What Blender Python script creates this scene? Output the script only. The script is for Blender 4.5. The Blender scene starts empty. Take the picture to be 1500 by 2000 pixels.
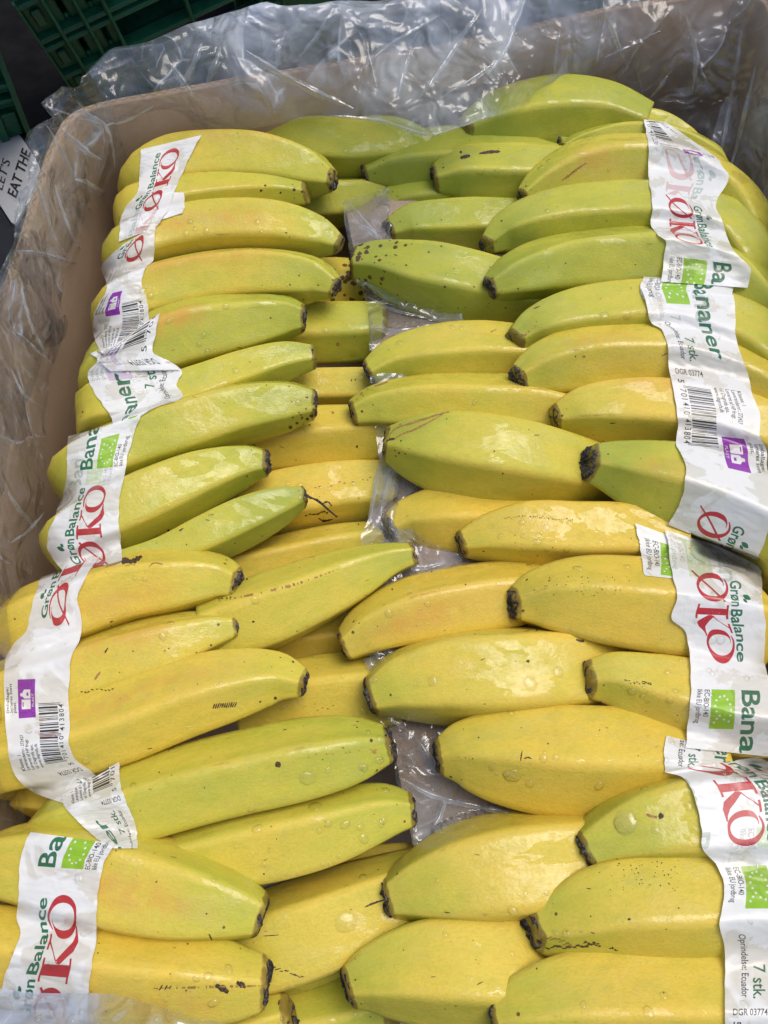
import bpy, bmesh, math, random
import numpy as np
from mathutils import Vector, noise
from mathutils.bvhtree import BVHTree

random.seed(7)
rng = np.random.default_rng(7)
S = bpy.context.scene
COL = S.collection
R = math.radians

# ------------------------------------------------------------------ camera, sky, sun, exposure
PITCH, CAM_H, FPX = R(64.5), 0.345, 1511.0      # photo grid is 1500 x 2000
cam_d = bpy.data.cameras.new('camera')
cam = bpy.data.objects.new('camera', cam_d); COL.objects.link(cam)
cam.location = (0, 0, CAM_H)
cam.rotation_euler = (math.pi / 2 - PITCH, 0, 0)
cam_d.sensor_fit = 'VERTICAL'; cam_d.sensor_height = 24.0
cam_d.lens = 24.0 * FPX / 2000.0
cam_d.clip_start = 0.01; cam_d.clip_end = 500
S.camera = cam

SUN_EL, SUN_AZ = R(70), R(62)                    # azimuth measured from +Y towards +X
W = bpy.data.worlds.new('World'); S.world = W; W.use_nodes = True
wn = W.node_tree.nodes; bg = wn['Background']
sky = wn.new('ShaderNodeTexSky'); sky.sky_type = 'NISHITA'; sky.sun_disc = False
sky.sun_elevation = SUN_EL; sky.sun_rotation = SUN_AZ
sky.air_density = 1.0; sky.dust_density = 4.0; sky.ozone_density = 1.0
W.node_tree.links.new(sky.outputs[0], bg.inputs[0]); bg.inputs[1].default_value = 0.14
sun_d = bpy.data.lights.new('sun', 'SUN'); sun_d.energy = 1.4; sun_d.angle = R(42); sun_d.color = (1, .97, .91)
sun = bpy.data.objects.new('sun', sun_d); COL.objects.link(sun)
sd = Vector((math.sin(SUN_AZ) * math.cos(SUN_EL), math.cos(SUN_AZ) * math.cos(SUN_EL), math.sin(SUN_EL)))
sun.rotation_euler = sd.to_track_quat('Z', 'Y').to_euler()
S.view_settings.view_transform = 'Standard'; S.view_settings.look = 'None'
S.view_settings.exposure = 0.14; S.view_settings.gamma = 1.0
S.cycles.max_bounces = 10; S.cycles.transparent_max_bounces = 24
S.cycles.caustics_reflective = False; S.cycles.caustics_refractive = False
S.cycles.use_denoising = True

# ------------------------------------------------------------------ survey helpers (photo point + height -> place)
C0 = Vector((0, 0, CAM_H))
FW = Vector((0, math.cos(PITCH), -math.sin(PITCH))); UP = Vector((0, math.sin(PITCH), math.cos(PITCH)))
def ray(u, v): return FW + Vector((1, 0, 0)) * ((u - 750) / FPX) + UP * ((1000 - v) / FPX)
def depth_at(u, v, z):
    d = ray(u, v); return (z - CAM_H) / d.z
def P(u, v, z=0.0): return C0 + ray(u, v) * depth_at(u, v, z)

def obj(name, verts, faces, mat, parent=None, smooth=True, uvs=None, attrs=None):
    me = bpy.data.meshes.new(name)
    me.from_pydata([tuple(p) for p in verts], [], faces)
    if smooth: me.polygons.foreach_set('use_smooth', [True] * len(me.polygons))
    if mat: me.materials.append(mat)
    if uvs is not None:
        for nm, data in uvs.items():
            L = me.uv_layers.new(name=nm)
            li = np.zeros(len(me.loops), dtype=np.int32); me.loops.foreach_get('vertex_index', li)
            L.data.foreach_set('uv', np.asarray(data, dtype=np.float32)[li].ravel())
    if attrs:
        for nm, data in attrs.items():
            a = me.attributes.new(nm, 'FLOAT_COLOR', 'POINT')
            a.data.foreach_set('color', np.asarray(data, dtype=np.float32).ravel())
    me.update()
    o = bpy.data.objects.new(name, me); COL.objects.link(o)
    if parent: o.parent = parent
    return o
def tag(o, label=None, cat=None, group=None, kind=None):
    if label: o['label'] = label
    if cat: o['category'] = cat
    if group: o['group'] = group
    if kind: o['kind'] = kind
    return o
def empty(name, loc=(0, 0, 0)):
    o = bpy.data.objects.new(name, None); COL.objects.link(o); o.location = loc; return o
def grid_faces(n, m, close=False):
    F = []
    for i in range(n - 1):
        for j in range(m if close else m - 1):
            k = (j + 1) % m
            F.append((i * m + j, i * m + k, (i + 1) * m + k, (i + 1) * m + j))
    return F
def spline(pts, n):
    """Catmull-Rom through rows of numbers, n samples evenly by chord length."""
    p = np.asarray(pts, float)
    t = np.concatenate([[0], np.cumsum(np.maximum(1e-6, np.linalg.norm(np.diff(p[:, :2], axis=0), axis=1)))])
    m = np.zeros_like(p)
    m[1:-1] = (p[2:] - p[:-2]) / (t[2:] - t[:-2])[:, None]
    m[0] = (p[1] - p[0]) / (t[1] - t[0]); m[-1] = (p[-1] - p[-2]) / (t[-1] - t[-2])
    x = np.linspace(0, t[-1], n)
    k = np.clip(np.searchsorted(t, x, 'right') - 1, 0, len(t) - 2)
    h = (t[k + 1] - t[k])[:, None]; s = ((x - t[k]) / h[:, 0])[:, None]
    return ((2*s**3 - 3*s**2 + 1) * p[k] + (s**3 - 2*s**2 + s) * h * m[k] + (-2*s**3 + 3*s**2) * p[k + 1] + (s**3 - s**2) * h * m[k + 1])

# ------------------------------------------------------------------ node helpers
class NT:
    def __init__(s, name):
        s.m = bpy.data.materials.new(name); s.m.use_nodes = True
        s.t = s.m.node_tree; s.t.nodes.clear()
        s.out = s.t.nodes.new('ShaderNodeOutputMaterial')
    def n(s, kind, **kw):
        x = s.t.nodes.new('ShaderNode' + kind)
        for k, v in kw.items(): setattr(x, k, v)
        return x
    def put(s, sock, v):
        if isinstance(v, bpy.types.NodeSocket): s.t.links.new(v, sock)
        elif isinstance(v, bpy.types.Node): s.t.links.new(v.outputs[0], sock)
        elif v is not None:
            if isinstance(v, (tuple, list)) and len(v) == 3 and sock.type == 'RGBA': v = (*v, 1)
            sock.default_value = v
    def math(s, op, a, b=None, c=None, clamp=False):
        x = s.n('Math', operation=op, use_clamp=clamp)
        for i, v in enumerate((a, b, c)):
            if v is not None: s.put(x.inputs[i], v)
        return x.outputs[0]
    def mix(s, f, a, b, mode='MIX'):
        x = s.n('Mix', data_type='RGBA', blend_type=mode, clamp_factor=True)
        s.put(x.inputs[0], f); s.put(x.inputs[6], a); s.put(x.inputs[7], b)
        return x.outputs[2]
    def ramp(s, v, lo, hi, a=0.0, b=1.0, smooth=True):
        x = s.n('MapRange', interpolation_type='SMOOTHSTEP' if smooth else 'LINEAR')
        for i, q in enumerate((v, lo, hi, a, b)): s.put(x.inputs[i], q)
        return x.outputs[0]
    def noise(s, vec, scale, detail=3, rough=.5, dist=0.0):
        x = s.n('TexNoise'); s.put(x.inputs['Vector'], vec)
        x.inputs['Scale'].default_value = scale; x.inputs['Detail'].default_value = detail
        x.inputs['Roughness'].default_value = rough; x.inputs['Distortion'].default_value = dist
        return x.outputs[0]
    def voro(s, vec, scale, feature='F1'):
        x = s.n('TexVoronoi', feature=feature); s.put(x.inputs['Vector'], vec); x.inputs['Scale'].default_value = scale
        return x
    def scale(s, vec, k):
        x = s.n('VectorMath', operation='MULTIPLY'); s.put(x.inputs[0], vec); x.inputs[1].default_value = k
        return x.outputs[0]
    def bsdf(s, color, rough=.5, **kw):
        x = s.n('BsdfPrincipled'); s.put(x.inputs['Base Color'], color); s.put(x.inputs['Roughness'], rough)
        for k, v in kw.items(): s.put(x.inputs[k.replace('_', ' ')], v)
        return x
    def bump(s, h, strength, dist, normal=None):
        x = s.n('Bump'); s.put(x.inputs['Height'], h); x.inputs['Strength'].default_value = strength
        x.inputs['Distance'].default_value = dist
        if normal is not None: s.put(x.inputs['Normal'], normal)
        return x.outputs[0]
    def done(s, shader):
        s.put(s.out.inputs[0], shader); return s.m
    def pos(s): return s.n('NewGeometry').outputs['Position']

# ------------------------------------------------------------------ materials
def mat_peel():
    b = NT('banana_peel')
    at = b.n('Attribute', attribute_name='skin'); sp = b.n('SeparateColor'); b.put(sp.inputs[0], at.outputs['Color'])
    dist, ang, seed = sp.outputs[0], sp.outputs[1], sp.outputs[2]; green = at.outputs['Alpha']
    at2 = b.n('Attribute', attribute_name='wear'); sp2 = b.n('SeparateColor'); b.put(sp2.inputs[0], at2.outputs['Color'])
    spots, endd, ridge, wet_amt = sp2.outputs[0], sp2.outputs[1], sp2.outputs[2], at2.outputs['Alpha']
    cv = b.n('CombineXYZ'); b.put(cv.inputs[0], dist); b.put(cv.inputs[1], b.math('MULTIPLY', ang, .11)); b.put(cv.inputs[2], b.math('MULTIPLY', seed, 3.7))
    v = cv.outputs[0]
    pos = b.pos()
    sc3 = b.n('CombineXYZ'); b.put(sc3.inputs[2], b.math('MULTIPLY', seed, 3.7))
    sv = b.n('VectorMath', operation='ADD'); b.put(sv.inputs[0], pos); b.put(sv.inputs[1], sc3.outputs[0])
    # ripeness
    n1 = b.noise(b.scale(v, (1, 2.2, 1)), 26, 3, .55)
    n2 = b.noise(v, 120, 3, .6)
    tipg = b.ramp(dist, .004, .05, .24, 0)
    g = b.math('ADD', green, b.math('MULTIPLY', b.math('SUBTRACT', n1, .5), .70))
    g = b.math('ADD', g, b.math('ADD', tipg, .05))
    g = b.math('ADD', g, b.math('MULTIPLY', b.math('SUBTRACT', n2, .5), .14))
    g = b.math('SUBTRACT', g, b.math('MULTIPLY', ridge, .16))
    cr = b.n('ValToRGB'); e = cr.color_ramp.elements
    e[0].position = 0; e[0].color = (.73, .500, .066, 1)
    e[1].position = 1; e[1].color = (.315, .365, .046, 1)
    q = e.new(.33); q.color = (.655, .510, .070, 1)
    q = e.new(.66); q.color = (.495, .480, .058, 1)
    b.put(cr.inputs[0], g)
    col = cr.outputs[0]
    # warm blush streaks running along the fruit
    st = b.noise(b.scale(v, (.55, 4.5, 1)), 38, 3, .55)
    col = b.mix(b.ramp(st, .62, .84, 0, .42), col, (.66, .38, .06))
    fine = b.noise(b.scale(v, (1, 3, 1)), 420, 3, .65)
    col = b.mix(b.ramp(fine, .35, .72, 0, .17), col, (.34, .25, .02))
    grain = b.noise(sv.outputs[0], 750, 2, .6)
    col = b.mix(b.ramp(grain, .4, .75, 0, .11), col, (.30, .24, .02))
    mott = b.noise(b.scale(v, (1, 2.4, 1)), 75, 4, .6)
    col = b.mix(b.ramp(mott, .45, .75, 0, .22), col, (.30, .33, .02))
    bm_ = b.math('MULTIPLY', endd, b.ramp(b.noise(b.scale(v, (1.6, 1.2, 1)), 90, 4, .65), .25, .62))
    col = b.mix(bm_, col, (.60, .30, .055))
    # pale waxy ridges
    col = b.mix(b.math('MULTIPLY', ridge, .09), col, (.72, .60, .16))
    # scuffed brown ridges
    sc = b.noise(b.scale(v, (.6, 2.0, 1)), 48, 5, .7)
    scm = b.math('MULTIPLY', b.ramp(sc, .60, .68), b.ramp(ridge, .35, .95))
    col = b.mix(b.math('MULTIPLY', scm, .55), col, (.30, .15, .035))
    # dark fine scratches
    scr = b.noise(b.scale(v, (1.0, 5.0, 1)), 85, 4, .75, .6)
    scrm = b.math('MULTIPLY', b.ramp(scr, .745, .775), b.ramp(b.noise(v, 22, 2), .54, .62))
    col = b.mix(b.math('MULTIPLY', scrm, .85), col, (.045, .022, .010))
    # pin specks
    vo = b.voro(sv.outputs[0], 330); csep = b.n('SeparateColor'); b.put(csep.inputs[0], vo.outputs['Color'])
    dotr = b.math('MULTIPLY', b.ramp(b.math('ADD', csep.outputs[0], b.ramp(dist, .0, .022, .12, 0)), .90, 1.06, 0, 1, False), .30)
    dm = b.ramp(b.math('SUBTRACT', dotr, vo.outputs['Distance']), 0, .06)
    col = b.mix(b.math('MULTIPLY', dm, .85), col, (.075, .035, .012))
    # brown sugar spots on the few spotted fruit
    vs = b.voro(sv.outputs[0], 250); cs2 = b.n('SeparateColor'); b.put(cs2.inputs[0], vs.outputs['Color'])
    sr = b.math('MULTIPLY', b.math('MULTIPLY', b.ramp(cs2.outputs[1], .30, 1, .04, .50, False), spots), b.ramp(dist, .008, .040, 1.05, .34))
    sm = b.ramp(b.math('SUBTRACT', sr, vs.outputs['Distance']), -.03, .07)
    col = b.mix(b.math('MULTIPLY', sm, .92), col, (.085, .028, .012))
    # browned skin at the blossom end
    te = b.math('SUBTRACT', b.ramp(dist, 0, .0032, 1, 0), b.math('MULTIPLY', b.noise(sv.outputs[0], 210, 3), 1.15))
    col = b.mix(b.ramp(te, .02, .45, 0, .75), col, (.15, .075, .018))
    # wet film
    wn_ = b.noise(b.scale(sv.outputs[0], (.7, 1.25, 1)), 40, 4.5, .58, .5)
    wet = b.ramp(b.math('ADD', wn_, b.math('MULTIPLY', b.math('SUBTRACT', wet_amt, .5), .42)), .515, .528)
    wet2 = b.ramp(b.noise(sv.outputs[0], 120, 3, .55), .655, .67)
    wetm = b.math('MAXIMUM', wet, b.math('MULTIPLY', wet2, b.ramp(wet_amt, .3, .6)))
    col = b.mix(b.math('MULTIPLY', wetm, .10), col, b.mix(1, col, (.80, .84, .62), 'MULTIPLY'))
    rough = b.math('SUBTRACT', b.ramp(fine, .3, .7, .48, .62), b.math('MULTIPLY', wetm, .16))
    pores = b.noise(sv.outputs[0], 900, 2, .5)
    nb = b.bump(b.math('ADD', b.math('MULTIPLY', fine, .5), b.math('MULTIPLY', pores, .5)), .45, .0006)
    lump = b.noise(sv.outputs[0], 60, 2, .5)
    nb = b.bump(lump, .35, .0022, nb)
    ncoat = b.bump(b.math('ADD', wetm, b.math('MULTIPLY', b.noise(sv.outputs[0], 190, 3, .6), .8)), .6, .0010)
    s = b.bsdf(col, rough, Normal=nb, Specular_IOR_Level=.30)
    b.put(s.inputs['Coat Weight'], b.math('MULTIPLY', b.math('MULTIPLY', wetm, b.ramp(b.noise(sv.outputs[0], 170, 4, .7), .36, .62, .25, 1)), .85)); s.inputs['Coat Roughness'].default_value = .07
    s.inputs['Coat IOR'].default_value = 1.43
    b.put(s.inputs['Coat Normal'], ncoat)
    s.inputs['Subsurface Weight'].default_value = .06
    s.inputs['Subsurface Radius'].default_value = (.004, .003, .001); s.inputs['Subsurface Scale'].default_value = 1
    return b.done(s)

def mat_blossom():
    b = NT('dried_blossom'); p = b.pos()
    n = b.noise(p, 700, 4, .7)
    col = b.mix(b.ramp(n, .42, .72), (.014, .010, .009), (.20, .165, .145))
    s = b.bsdf(col, .75, Normal=b.bump(n, 1, .0012)); return b.done(s)

def mat_card(name, c1, c2):
    b = NT(name); p = b.pos()
    n = b.noise(b.scale(p, (1, 1, 3)), 40, 4, .6); f = b.noise(b.scale(p, (1, 1, 5)), 700, 3, .6)
    col = b.mix(n, c1, c2); col = b.mix(b.ramp(f, .35, .7, 0, .35), col, tuple(x * .55 for x in c1))
    st = b.noise(p, 14, 4, .65)
    col = b.mix(b.ramp(st, .56, .72, 0, .35), col, tuple(x * .6 for x in c2))
    s = b.bsdf(col, .85, Normal=b.bump(f, .35, .0006)); return b.done(s)

def facing_fresnel(b, nb, f0, gain):
    """same reflectance from either side of a thin sheet"""
    g = b.n('NewGeometry'); d = b.n('VectorMath', operation='DOT_PRODUCT')
    b.put(d.inputs[0], nb if nb is not None else g.outputs['Normal']); b.put(d.inputs[1], g.outputs['Incoming'])
    k = b.math('SUBTRACT', 1, b.math('ABSOLUTE', d.outputs['Value']), clamp=True)
    k = b.math('POWER', k, 4.0)
    return b.math('ADD', f0, b.math('MULTIPLY', k, gain), clamp=True)

def mat_film(name, tint=(.74, .81, .94), haze=.04, f0=.06, tilt=1.0, crease=1.0, stretch=(1, 1, .55)):
    """thin clear polythene: crumpled into flat facets, whitened along its creases, see-through between them"""
    b = NT(name); p = b.pos()
    wob = b.n('TexNoise'); b.put(wob.inputs['Vector'], p); wob.inputs['Scale'].default_value = 14
    add = b.n('VectorMath', operation='ADD'); b.put(add.inputs[0], b.scale(p, stretch)); b.put(add.inputs[1], b.scale(wob.outputs['Color'], (.035, .035, .035)))
    hs, lines = [], []
    for sc, k, wd in ((15, 1.0, .016), (38, .38, .026), (85, .16, .04)):
        vo = b.voro(add.outputs[0], sc); ed = b.voro(add.outputs[0], sc, 'DISTANCE_TO_EDGE')
        df_ = b.n('VectorMath', operation='SUBTRACT'); b.put(df_.inputs[0], add.outputs[0]); b.put(df_.inputs[1], vo.outputs['Position'])
        cc = b.n('VectorMath', operation='SUBTRACT'); b.put(cc.inputs[0], vo.outputs['Color']); cc.inputs[1].default_value = (.5, .5, .5)
        dt = b.n('VectorMath', operation='DOT_PRODUCT'); b.put(dt.inputs[0], df_.outputs[0]); b.put(dt.inputs[1], cc.outputs[0])
        hs.append(b.math('MULTIPLY', dt.outputs['Value'], k))
        lines.append(b.math('MULTIPLY', b.ramp(ed.outputs['Distance'], 0, wd, 1, 0), k))
    h = b.math('ADD', b.math('ADD', hs[0], hs[1]), hs[2])
    soft = b.noise(p, 45, 2, .5, .6)
    h = b.math('ADD', h, b.math('MULTIPLY', soft, .012))
    nb = b.bump(h, 1.0, 1.0 * tilt)
    gl = b.n('BsdfGlossy'); gl.inputs['Roughness'].default_value = .10; b.put(gl.inputs['Normal'], nb)
    tr = b.n('BsdfTransparent'); b.put(tr.inputs[0], (.965, .972, .975))
    df = b.n('BsdfDiffuse'); b.put(df.inputs[0], tint); b.put(df.inputs['Normal'], nb)
    tl = b.n('BsdfTranslucent'); b.put(tl.inputs[0], tint); b.put(tl.inputs['Normal'], nb)
    hz = b.n('MixShader'); hz.inputs[0].default_value = .5; b.put(hz.inputs[1], df.outputs[0]); b.put(hz.inputs[2], tl.outputs[0])
    m1 = b.n('MixShader'); patch = b.noise(p, 17, 3, .6)
    ml = b.n('Attribute', attribute_name='milk_sheen'); hm = b.math('MULTIPLY', b.math('MULTIPLY', b.ramp(patch, .35, .72, .3, 2.2), haze), ml.outputs['Fac'])  # diffuse veil: film haze, plus bluish sky reflection put into the colour
    ln = b.math('MULTIPLY', b.math('MULTIPLY', b.math('MAXIMUM', lines[0], lines[1]), b.ramp(b.noise(p, 33, 3, .6), .46, .66)), .58 * crease)
    b.put(m1.inputs[0], b.math('ADD', hm, ln, clamp=True)); b.put(m1.inputs[1], tr.outputs[0]); b.put(m1.inputs[2], hz.outputs[0])
    m2 = b.n('MixShader'); b.put(m2.inputs[0], facing_fresnel(b, nb, f0, .45)); b.put(m2.inputs[1], m1.outputs[0]); b.put(m2.inputs[2], gl.outputs[0])
    return b.done(m2.outputs[0])

def mat_drop():
    b = NT('water_drop')
    gl = b.n('BsdfGlossy'); gl.inputs['Roughness'].default_value = .02
    g = b.n('LayerWeight'); g.inputs[0].default_value = .5
    tr = b.n('BsdfTransparent'); b.put(tr.inputs[0], b.mix(b.ramp(g.outputs['Facing'], .25, .9), (1, 1, .99), (.66, .64, .45)))  # dark rim painted into the tint to suggest refraction
    m = b.n('MixShader'); b.put(m.inputs[0], facing_fresnel(b, None, .045, .8)); b.put(m.inputs[1], tr.outputs[0]); b.put(m.inputs[2], gl.outputs[0])
    return b.done(m.outputs[0])

def mat_plain(name, c, rough=.5, var=.25, scale=60, bump=.2, spec=.4):
    b = NT(name); p = b.pos(); n = b.noise(p, scale, 4, .6)
    col = b.mix(b.ramp(n, .3, .75), tuple(x * (1 - var) for x in c), tuple(min(1, x * (1 + var)) for x in c))
    return b.done(b.bsdf(col, b.ramp(n, .3, .7, rough * .85, min(1, rough * 1.15)), Normal=b.bump(n, bump, .001), Specular_IOR_Level=spec))

M_PEEL, M_BLOSSOM = mat_peel(), mat_blossom()
M_CARD = mat_card('corrugated_card', (.41, .285, .185), (.48, .345, .235))
M_CARD_IN = mat_card('divider_card', (.34, .25, .185), (.42, .33, .255))
M_EDGE = mat_card('card_edge', (.28, .18, .10), (.36, .24, .145))
M_FILM = mat_film('clear_film', haze=.085)
M_FILM_C = mat_film('sleeve_film', haze=.17, f0=.11, tilt=.9, crease=1.1, stretch=(1, 1, 1))
M_PLEAT = mat_film('pleat_highlight_film', tint=(.80, .85, .94), haze=.34, f0=.12, tilt=.4, crease=.5)  # whitish tint paints bright highlights along the folds
M_FILM_F = mat_film('flap_sheen_film', haze=.34, f0=.20, tilt=1.2, crease=1.0, stretch=(1, 1, 1))  # extra pale bluish veil stands in for sky reflected on the flap
M_DROP = mat_drop()
M_GREEN = mat_plain('green_plastic', (.012, .115, .058), .5, .2, 90, .1)
M_DARK = mat_plain('grey_board', (.020, .021, .028), .8, spec=.15)
M_WHITE = mat_plain('white_print', (.36, .37, .39), .55, .05)
M_BLACK = mat_plain('black_print', (.02, .02, .02), .6, .1)
M_GROUND = mat_plain('shaded_asphalt', (.009, .009, .010), .95, .4, 40, .6, .05)  # near-black: shade between the crates put into the ground colour
M_RED = mat_plain('red_print', (.16, .012, .018), .5, .2)
M_SOIL = mat_plain('soiled_greens', (.05, .05, .025), .8, .6, 60, .8)

# ------------------------------------------------------------------ ground
gv = [(-60, -60, -.205), (60, -60, -.205), (60, 60, -.205), (-60, 60, -.205)]
tag(obj('ground', gv, [(0, 1, 2, 3)], M_GROUND, smooth=False), kind='structure')

# ------------------------------------------------------------------ cardboard box
RIM = .022
rim_left = [(-160, 1700), (-130, 1300), (-75, 900), (0, 625), (45, 495), (100, 310), (128, 252)]
rim_corner = [(128, 252), (138, 236), (158, 222), (190, 212)]
rim_back = [(190, 212), (300, 188), (400, 168), (680, 122), (950, 78), (1200, 20), (1440, -14)]
rim_right = [(1440, -14), (1475, -8), (1500, 20), (1560, 220), (1640, 560), (1740, 1000), (1860, 1600)]
box = empty('cardboard_box', (0, .15, -.2))
tag(box, 'open brown corrugated cardboard box filled with bananas', 'cardboard box')
def wall(name, px, side=None):
    rows = spline(px, 60); pts = [P(u, v, RIM) for u, v in rows]
    prof_in, prof_out = [], []
    n = len(pts); verts = []; faces = []
    for i, p in enumerate(pts):
        t = (pts[min(i + 1, n - 1)] - pts[max(i - 1, 0)]).normalized(); out = Vector((-t.y, t.x, 0))
        w = noise.noise(Vector((p.x * 14, p.y * 14, 2))) * .0016
        top = RIM + noise.noise(Vector((p.x * 40, p.y * 40, 7))) * .0012
        ins = p - out * w
        prof = [(ins.x, ins.y, -.2), (ins.x, ins.y, -.09), (ins.x, ins.y, -.03), (ins.x, ins.y, top - .001)]
        o_ = ins + out * .0055
        prof += [(ins.x + out.x * .0012, ins.y + out.y * .0012, top), (o_.x - out.x * .0012, o_.y - out.y * .0012, top), (o_.x, o_.y, top - .001), (o_.x, o_.y, -.2)]
        verts += [Vector(q) - box.location for q in prof]
    m = 8
    o = obj(name, verts, grid_faces(n, m), M_CARD, box)
    # corrugated top edge: a zig-zag ribbon of flutes sunk between the two liners
    ev, ef = [], []
    L = 0; k = 0
    dense = spline(px, 420); dp = [P(u, v, RIM) for u, v in dense]
    for i, p in enumerate(dp):
        t = (dp[min(i + 1, len(dp) - 1)] - dp[max(i - 1, 0)]).normalized(); out = Vector((-t.y, t.x, 0))
        if i: L += (dp[i] - dp[i - 1]).length
        a = .0027 + .0011 * math.sin(L / .0062 * 2 * math.pi)
        w = noise.noise(Vector((p.x * 14, p.y * 14, 2))) * .0016
        q = p - out * w + out * a
        hgt = RIM + .0003 + noise.noise(Vector((p.x * 40, p.y * 40, 7))) * .0012
        for dx in (-.0004, .0004):
            ev.append(Vector((q.x + out.x * dx, q.y + out.y * dx, hgt)) - box.location)
    obj('fluting', ev, grid_faces(len(dp), 2), M_EDGE, o)
    return o
wall('side_panel', rim_left); wall('corner_panel', rim_corner); wall('back_panel', rim_back); wall('side_panel', rim_right)
fl = [P(-400, 2300, -.17), P(1900, 2300, -.17), P(1700, 100, -.17), P(100, 250, -.17)]
obj('floor_panel', [q - box.location for q in fl], [(0, 1, 2, 3)], M_CARD, box, smooth=False)

# ------------------------------------------------------------------ bananas
SEG = 50
PEELS = []       # (verts, faces) in world space for the drape BVH
def pent(theta, facets, n=32):
    s = 0
    for k, f in enumerate(facets):
        c = math.cos(theta - k * 2 * math.pi / 5) / f
        if c > 0: s += c ** n
    return s ** (-1 / n)

def banana(ctrl, label, green, z=-.02, phi=None, tail=0, spots=0.0, wet=.5, group=None, tipz=None, blossom=True, ridge_amt=1.0, tailz=1.0, blush=None):
    """ctrl: (photo u, v, visible width px[, height]) from blossom tip to crown end"""
    idx = len(PEELS); rr = random.Random(idx * 31 + 5)
    if phi is None: phi = rr.uniform(0, 72)
    pts = []
    n = len(ctrl)
    for i, c in enumerate(ctrl):
        zz = c[3] if len(c) > 3 else z
        if i == 0 and tipz is not None: zz = tipz
        p = P(c[0], c[1], zz); r = c[2] / 2 * depth_at(c[0], c[1], zz) / FPX
        pts.append([p.x, p.y, p.z, r])
    if tail:                       # crown end bends down outside the label
        a = np.array(pts[-1]); d = (a - np.array(pts[-2]))[:3]; d[2] = 0; d /= np.linalg.norm(d)
        r = a[3]
        for f, dz, rs in ((.012, -.008, .98), (.019, -.025, .90), (.020, -.045, .75), (.016, -.066, .52), (.010, -.085, .34)):
            pts.append([a[0] + d[0] * f * tail, a[1] + d[1] * f * tail, a[2] + dz * tailz, r * rs])
    arr = np.array(pts)
    # resample with denser rings near the tip
    t = np.concatenate([[0], np.cumsum(np.linalg.norm(np.diff(arr[:, :3], axis=0), axis=1))])
    m = np.zeros_like(arr)
    m[1:-1] = (arr[2:] - arr[:-2]) / (t[2:] - t[:-2])[:, None]; m[0] = (arr[1] - arr[0]) / (t[1] - t[0]); m[-1] = (arr[-1] - arr[-2]) / (t[-1] - t[-2])
    L = t[-1]; K = 64
    x = L * (np.linspace(0, 1, K) ** 1.25)
    k = np.clip(np.searchsorted(t, x, 'right') - 1, 0, len(t) - 2); h = (t[k + 1] - t[k])[:, None]; s = ((x - t[k]) / h[:, 0])[:, None]
    C = (2*s**3 - 3*s**2 + 1) * arr[k] + (s**3 - 2*s**2 + s) * h * m[k] + (-2*s**3 + 3*s**2) * arr[k + 1] + (s**3 - s**2) * h * m[k + 1]
    facets = [rr.uniform(.94, 1.06) for _ in range(5)]
    base = [pent(2 * math.pi * j / SEG, facets) for j in range(SEG)]
    mean = sum(base) / SEG
    verts, skin, wear = [], [], []
    seedv = rr.uniform(0, 1)
    prevN = None
    # end cap rings in front of the first ring
    T0 = Vector(C[1, :3] - C[0, :3]).normalized()
    rings = []
    slant = rr.uniform(-.25, .25)
    r0 = C[0, 3]
    for f, rs in ((-.10, .02), (-.13, .35), (-.16, .68), (-.11, .88)):
        rings.append((Vector(C[0, :3]) + T0 * (r0 * f * 1.1), r0 * rs, 0.0, 0))
    for i in range(K): rings.append((Vector(C[i, :3]), C[i, 3], x[i], i))
    rings.append((Vector(C[-1, :3]), C[-1, 3] * .02, L, K - 1))
    for ri, (c, r, dd, i) in enumerate(rings):
        T = Vector(C[min(i + 1, K - 1), :3] - C[max(i - 1, 0), :3]).normalized()
        N = (Vector((0, 0, 1)) if abs(T.z) < .9 else Vector((0, 1, 0)))
        if prevN is not None: N = prevN
        N = (N - T * N.dot(T)).normalized(); prevN = N
        B = T.cross(N)
        tipf = min(1, dd / .02)
        for j in range(SEG):
            th = 2 * math.pi * j / SEG
            pr = base[j] / mean
            amt = .85 + .20 * tipf
            q = 1 + (pr - 1) * amt
            a = th + math.pi + R(phi)
            lump = 1 + .022 * noise.noise(Vector((math.cos(a) * 1.3 + idx * 7.1, math.sin(a) * 1.3, dd * 28)))
            e = N * math.cos(a) + B * math.sin(a)
            sl = T * (slant * r * math.cos(th) * (1 - tipf)) if ri > 0 else Vector()
            v = c + e * (r * q * lump) + sl
            verts.append(v)
            fr = (th * 5 / (2 * math.pi)) % 1.0           # facet centres at 0, ridges at .5
            rd = max(0, 1 - abs(fr - .5) / .10) ** 1.2
            skin.append((dd, j / SEG, seedv, green)); bl = 0.0
            if blush:
                bl = blush[2] * math.exp(-((dd - (blush[0] + blush[1]) / 2) / (.5 * (blush[1] - blush[0]))) ** 4) * math.exp(-((math.atan2(math.sin(a - R(blush[3] if len(blush) > 3 else 0)), math.cos(a - R(blush[3] if len(blush) > 3 else 0)))) / .38) ** 2)
            wear.append((spots, bl, rd * ridge_amt, wet))
    nr = len(rings)
    F = grid_faces(nr, SEG, True)
    origin = Vector(C[K // 2, :3])
    o = obj('banana', [v - origin for v in verts], F, M_PEEL, attrs={'skin': skin, 'wear': wear})
    o.location = origin
    tag(o, label, 'banana', group)
    PEELS.append((verts, F))
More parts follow.
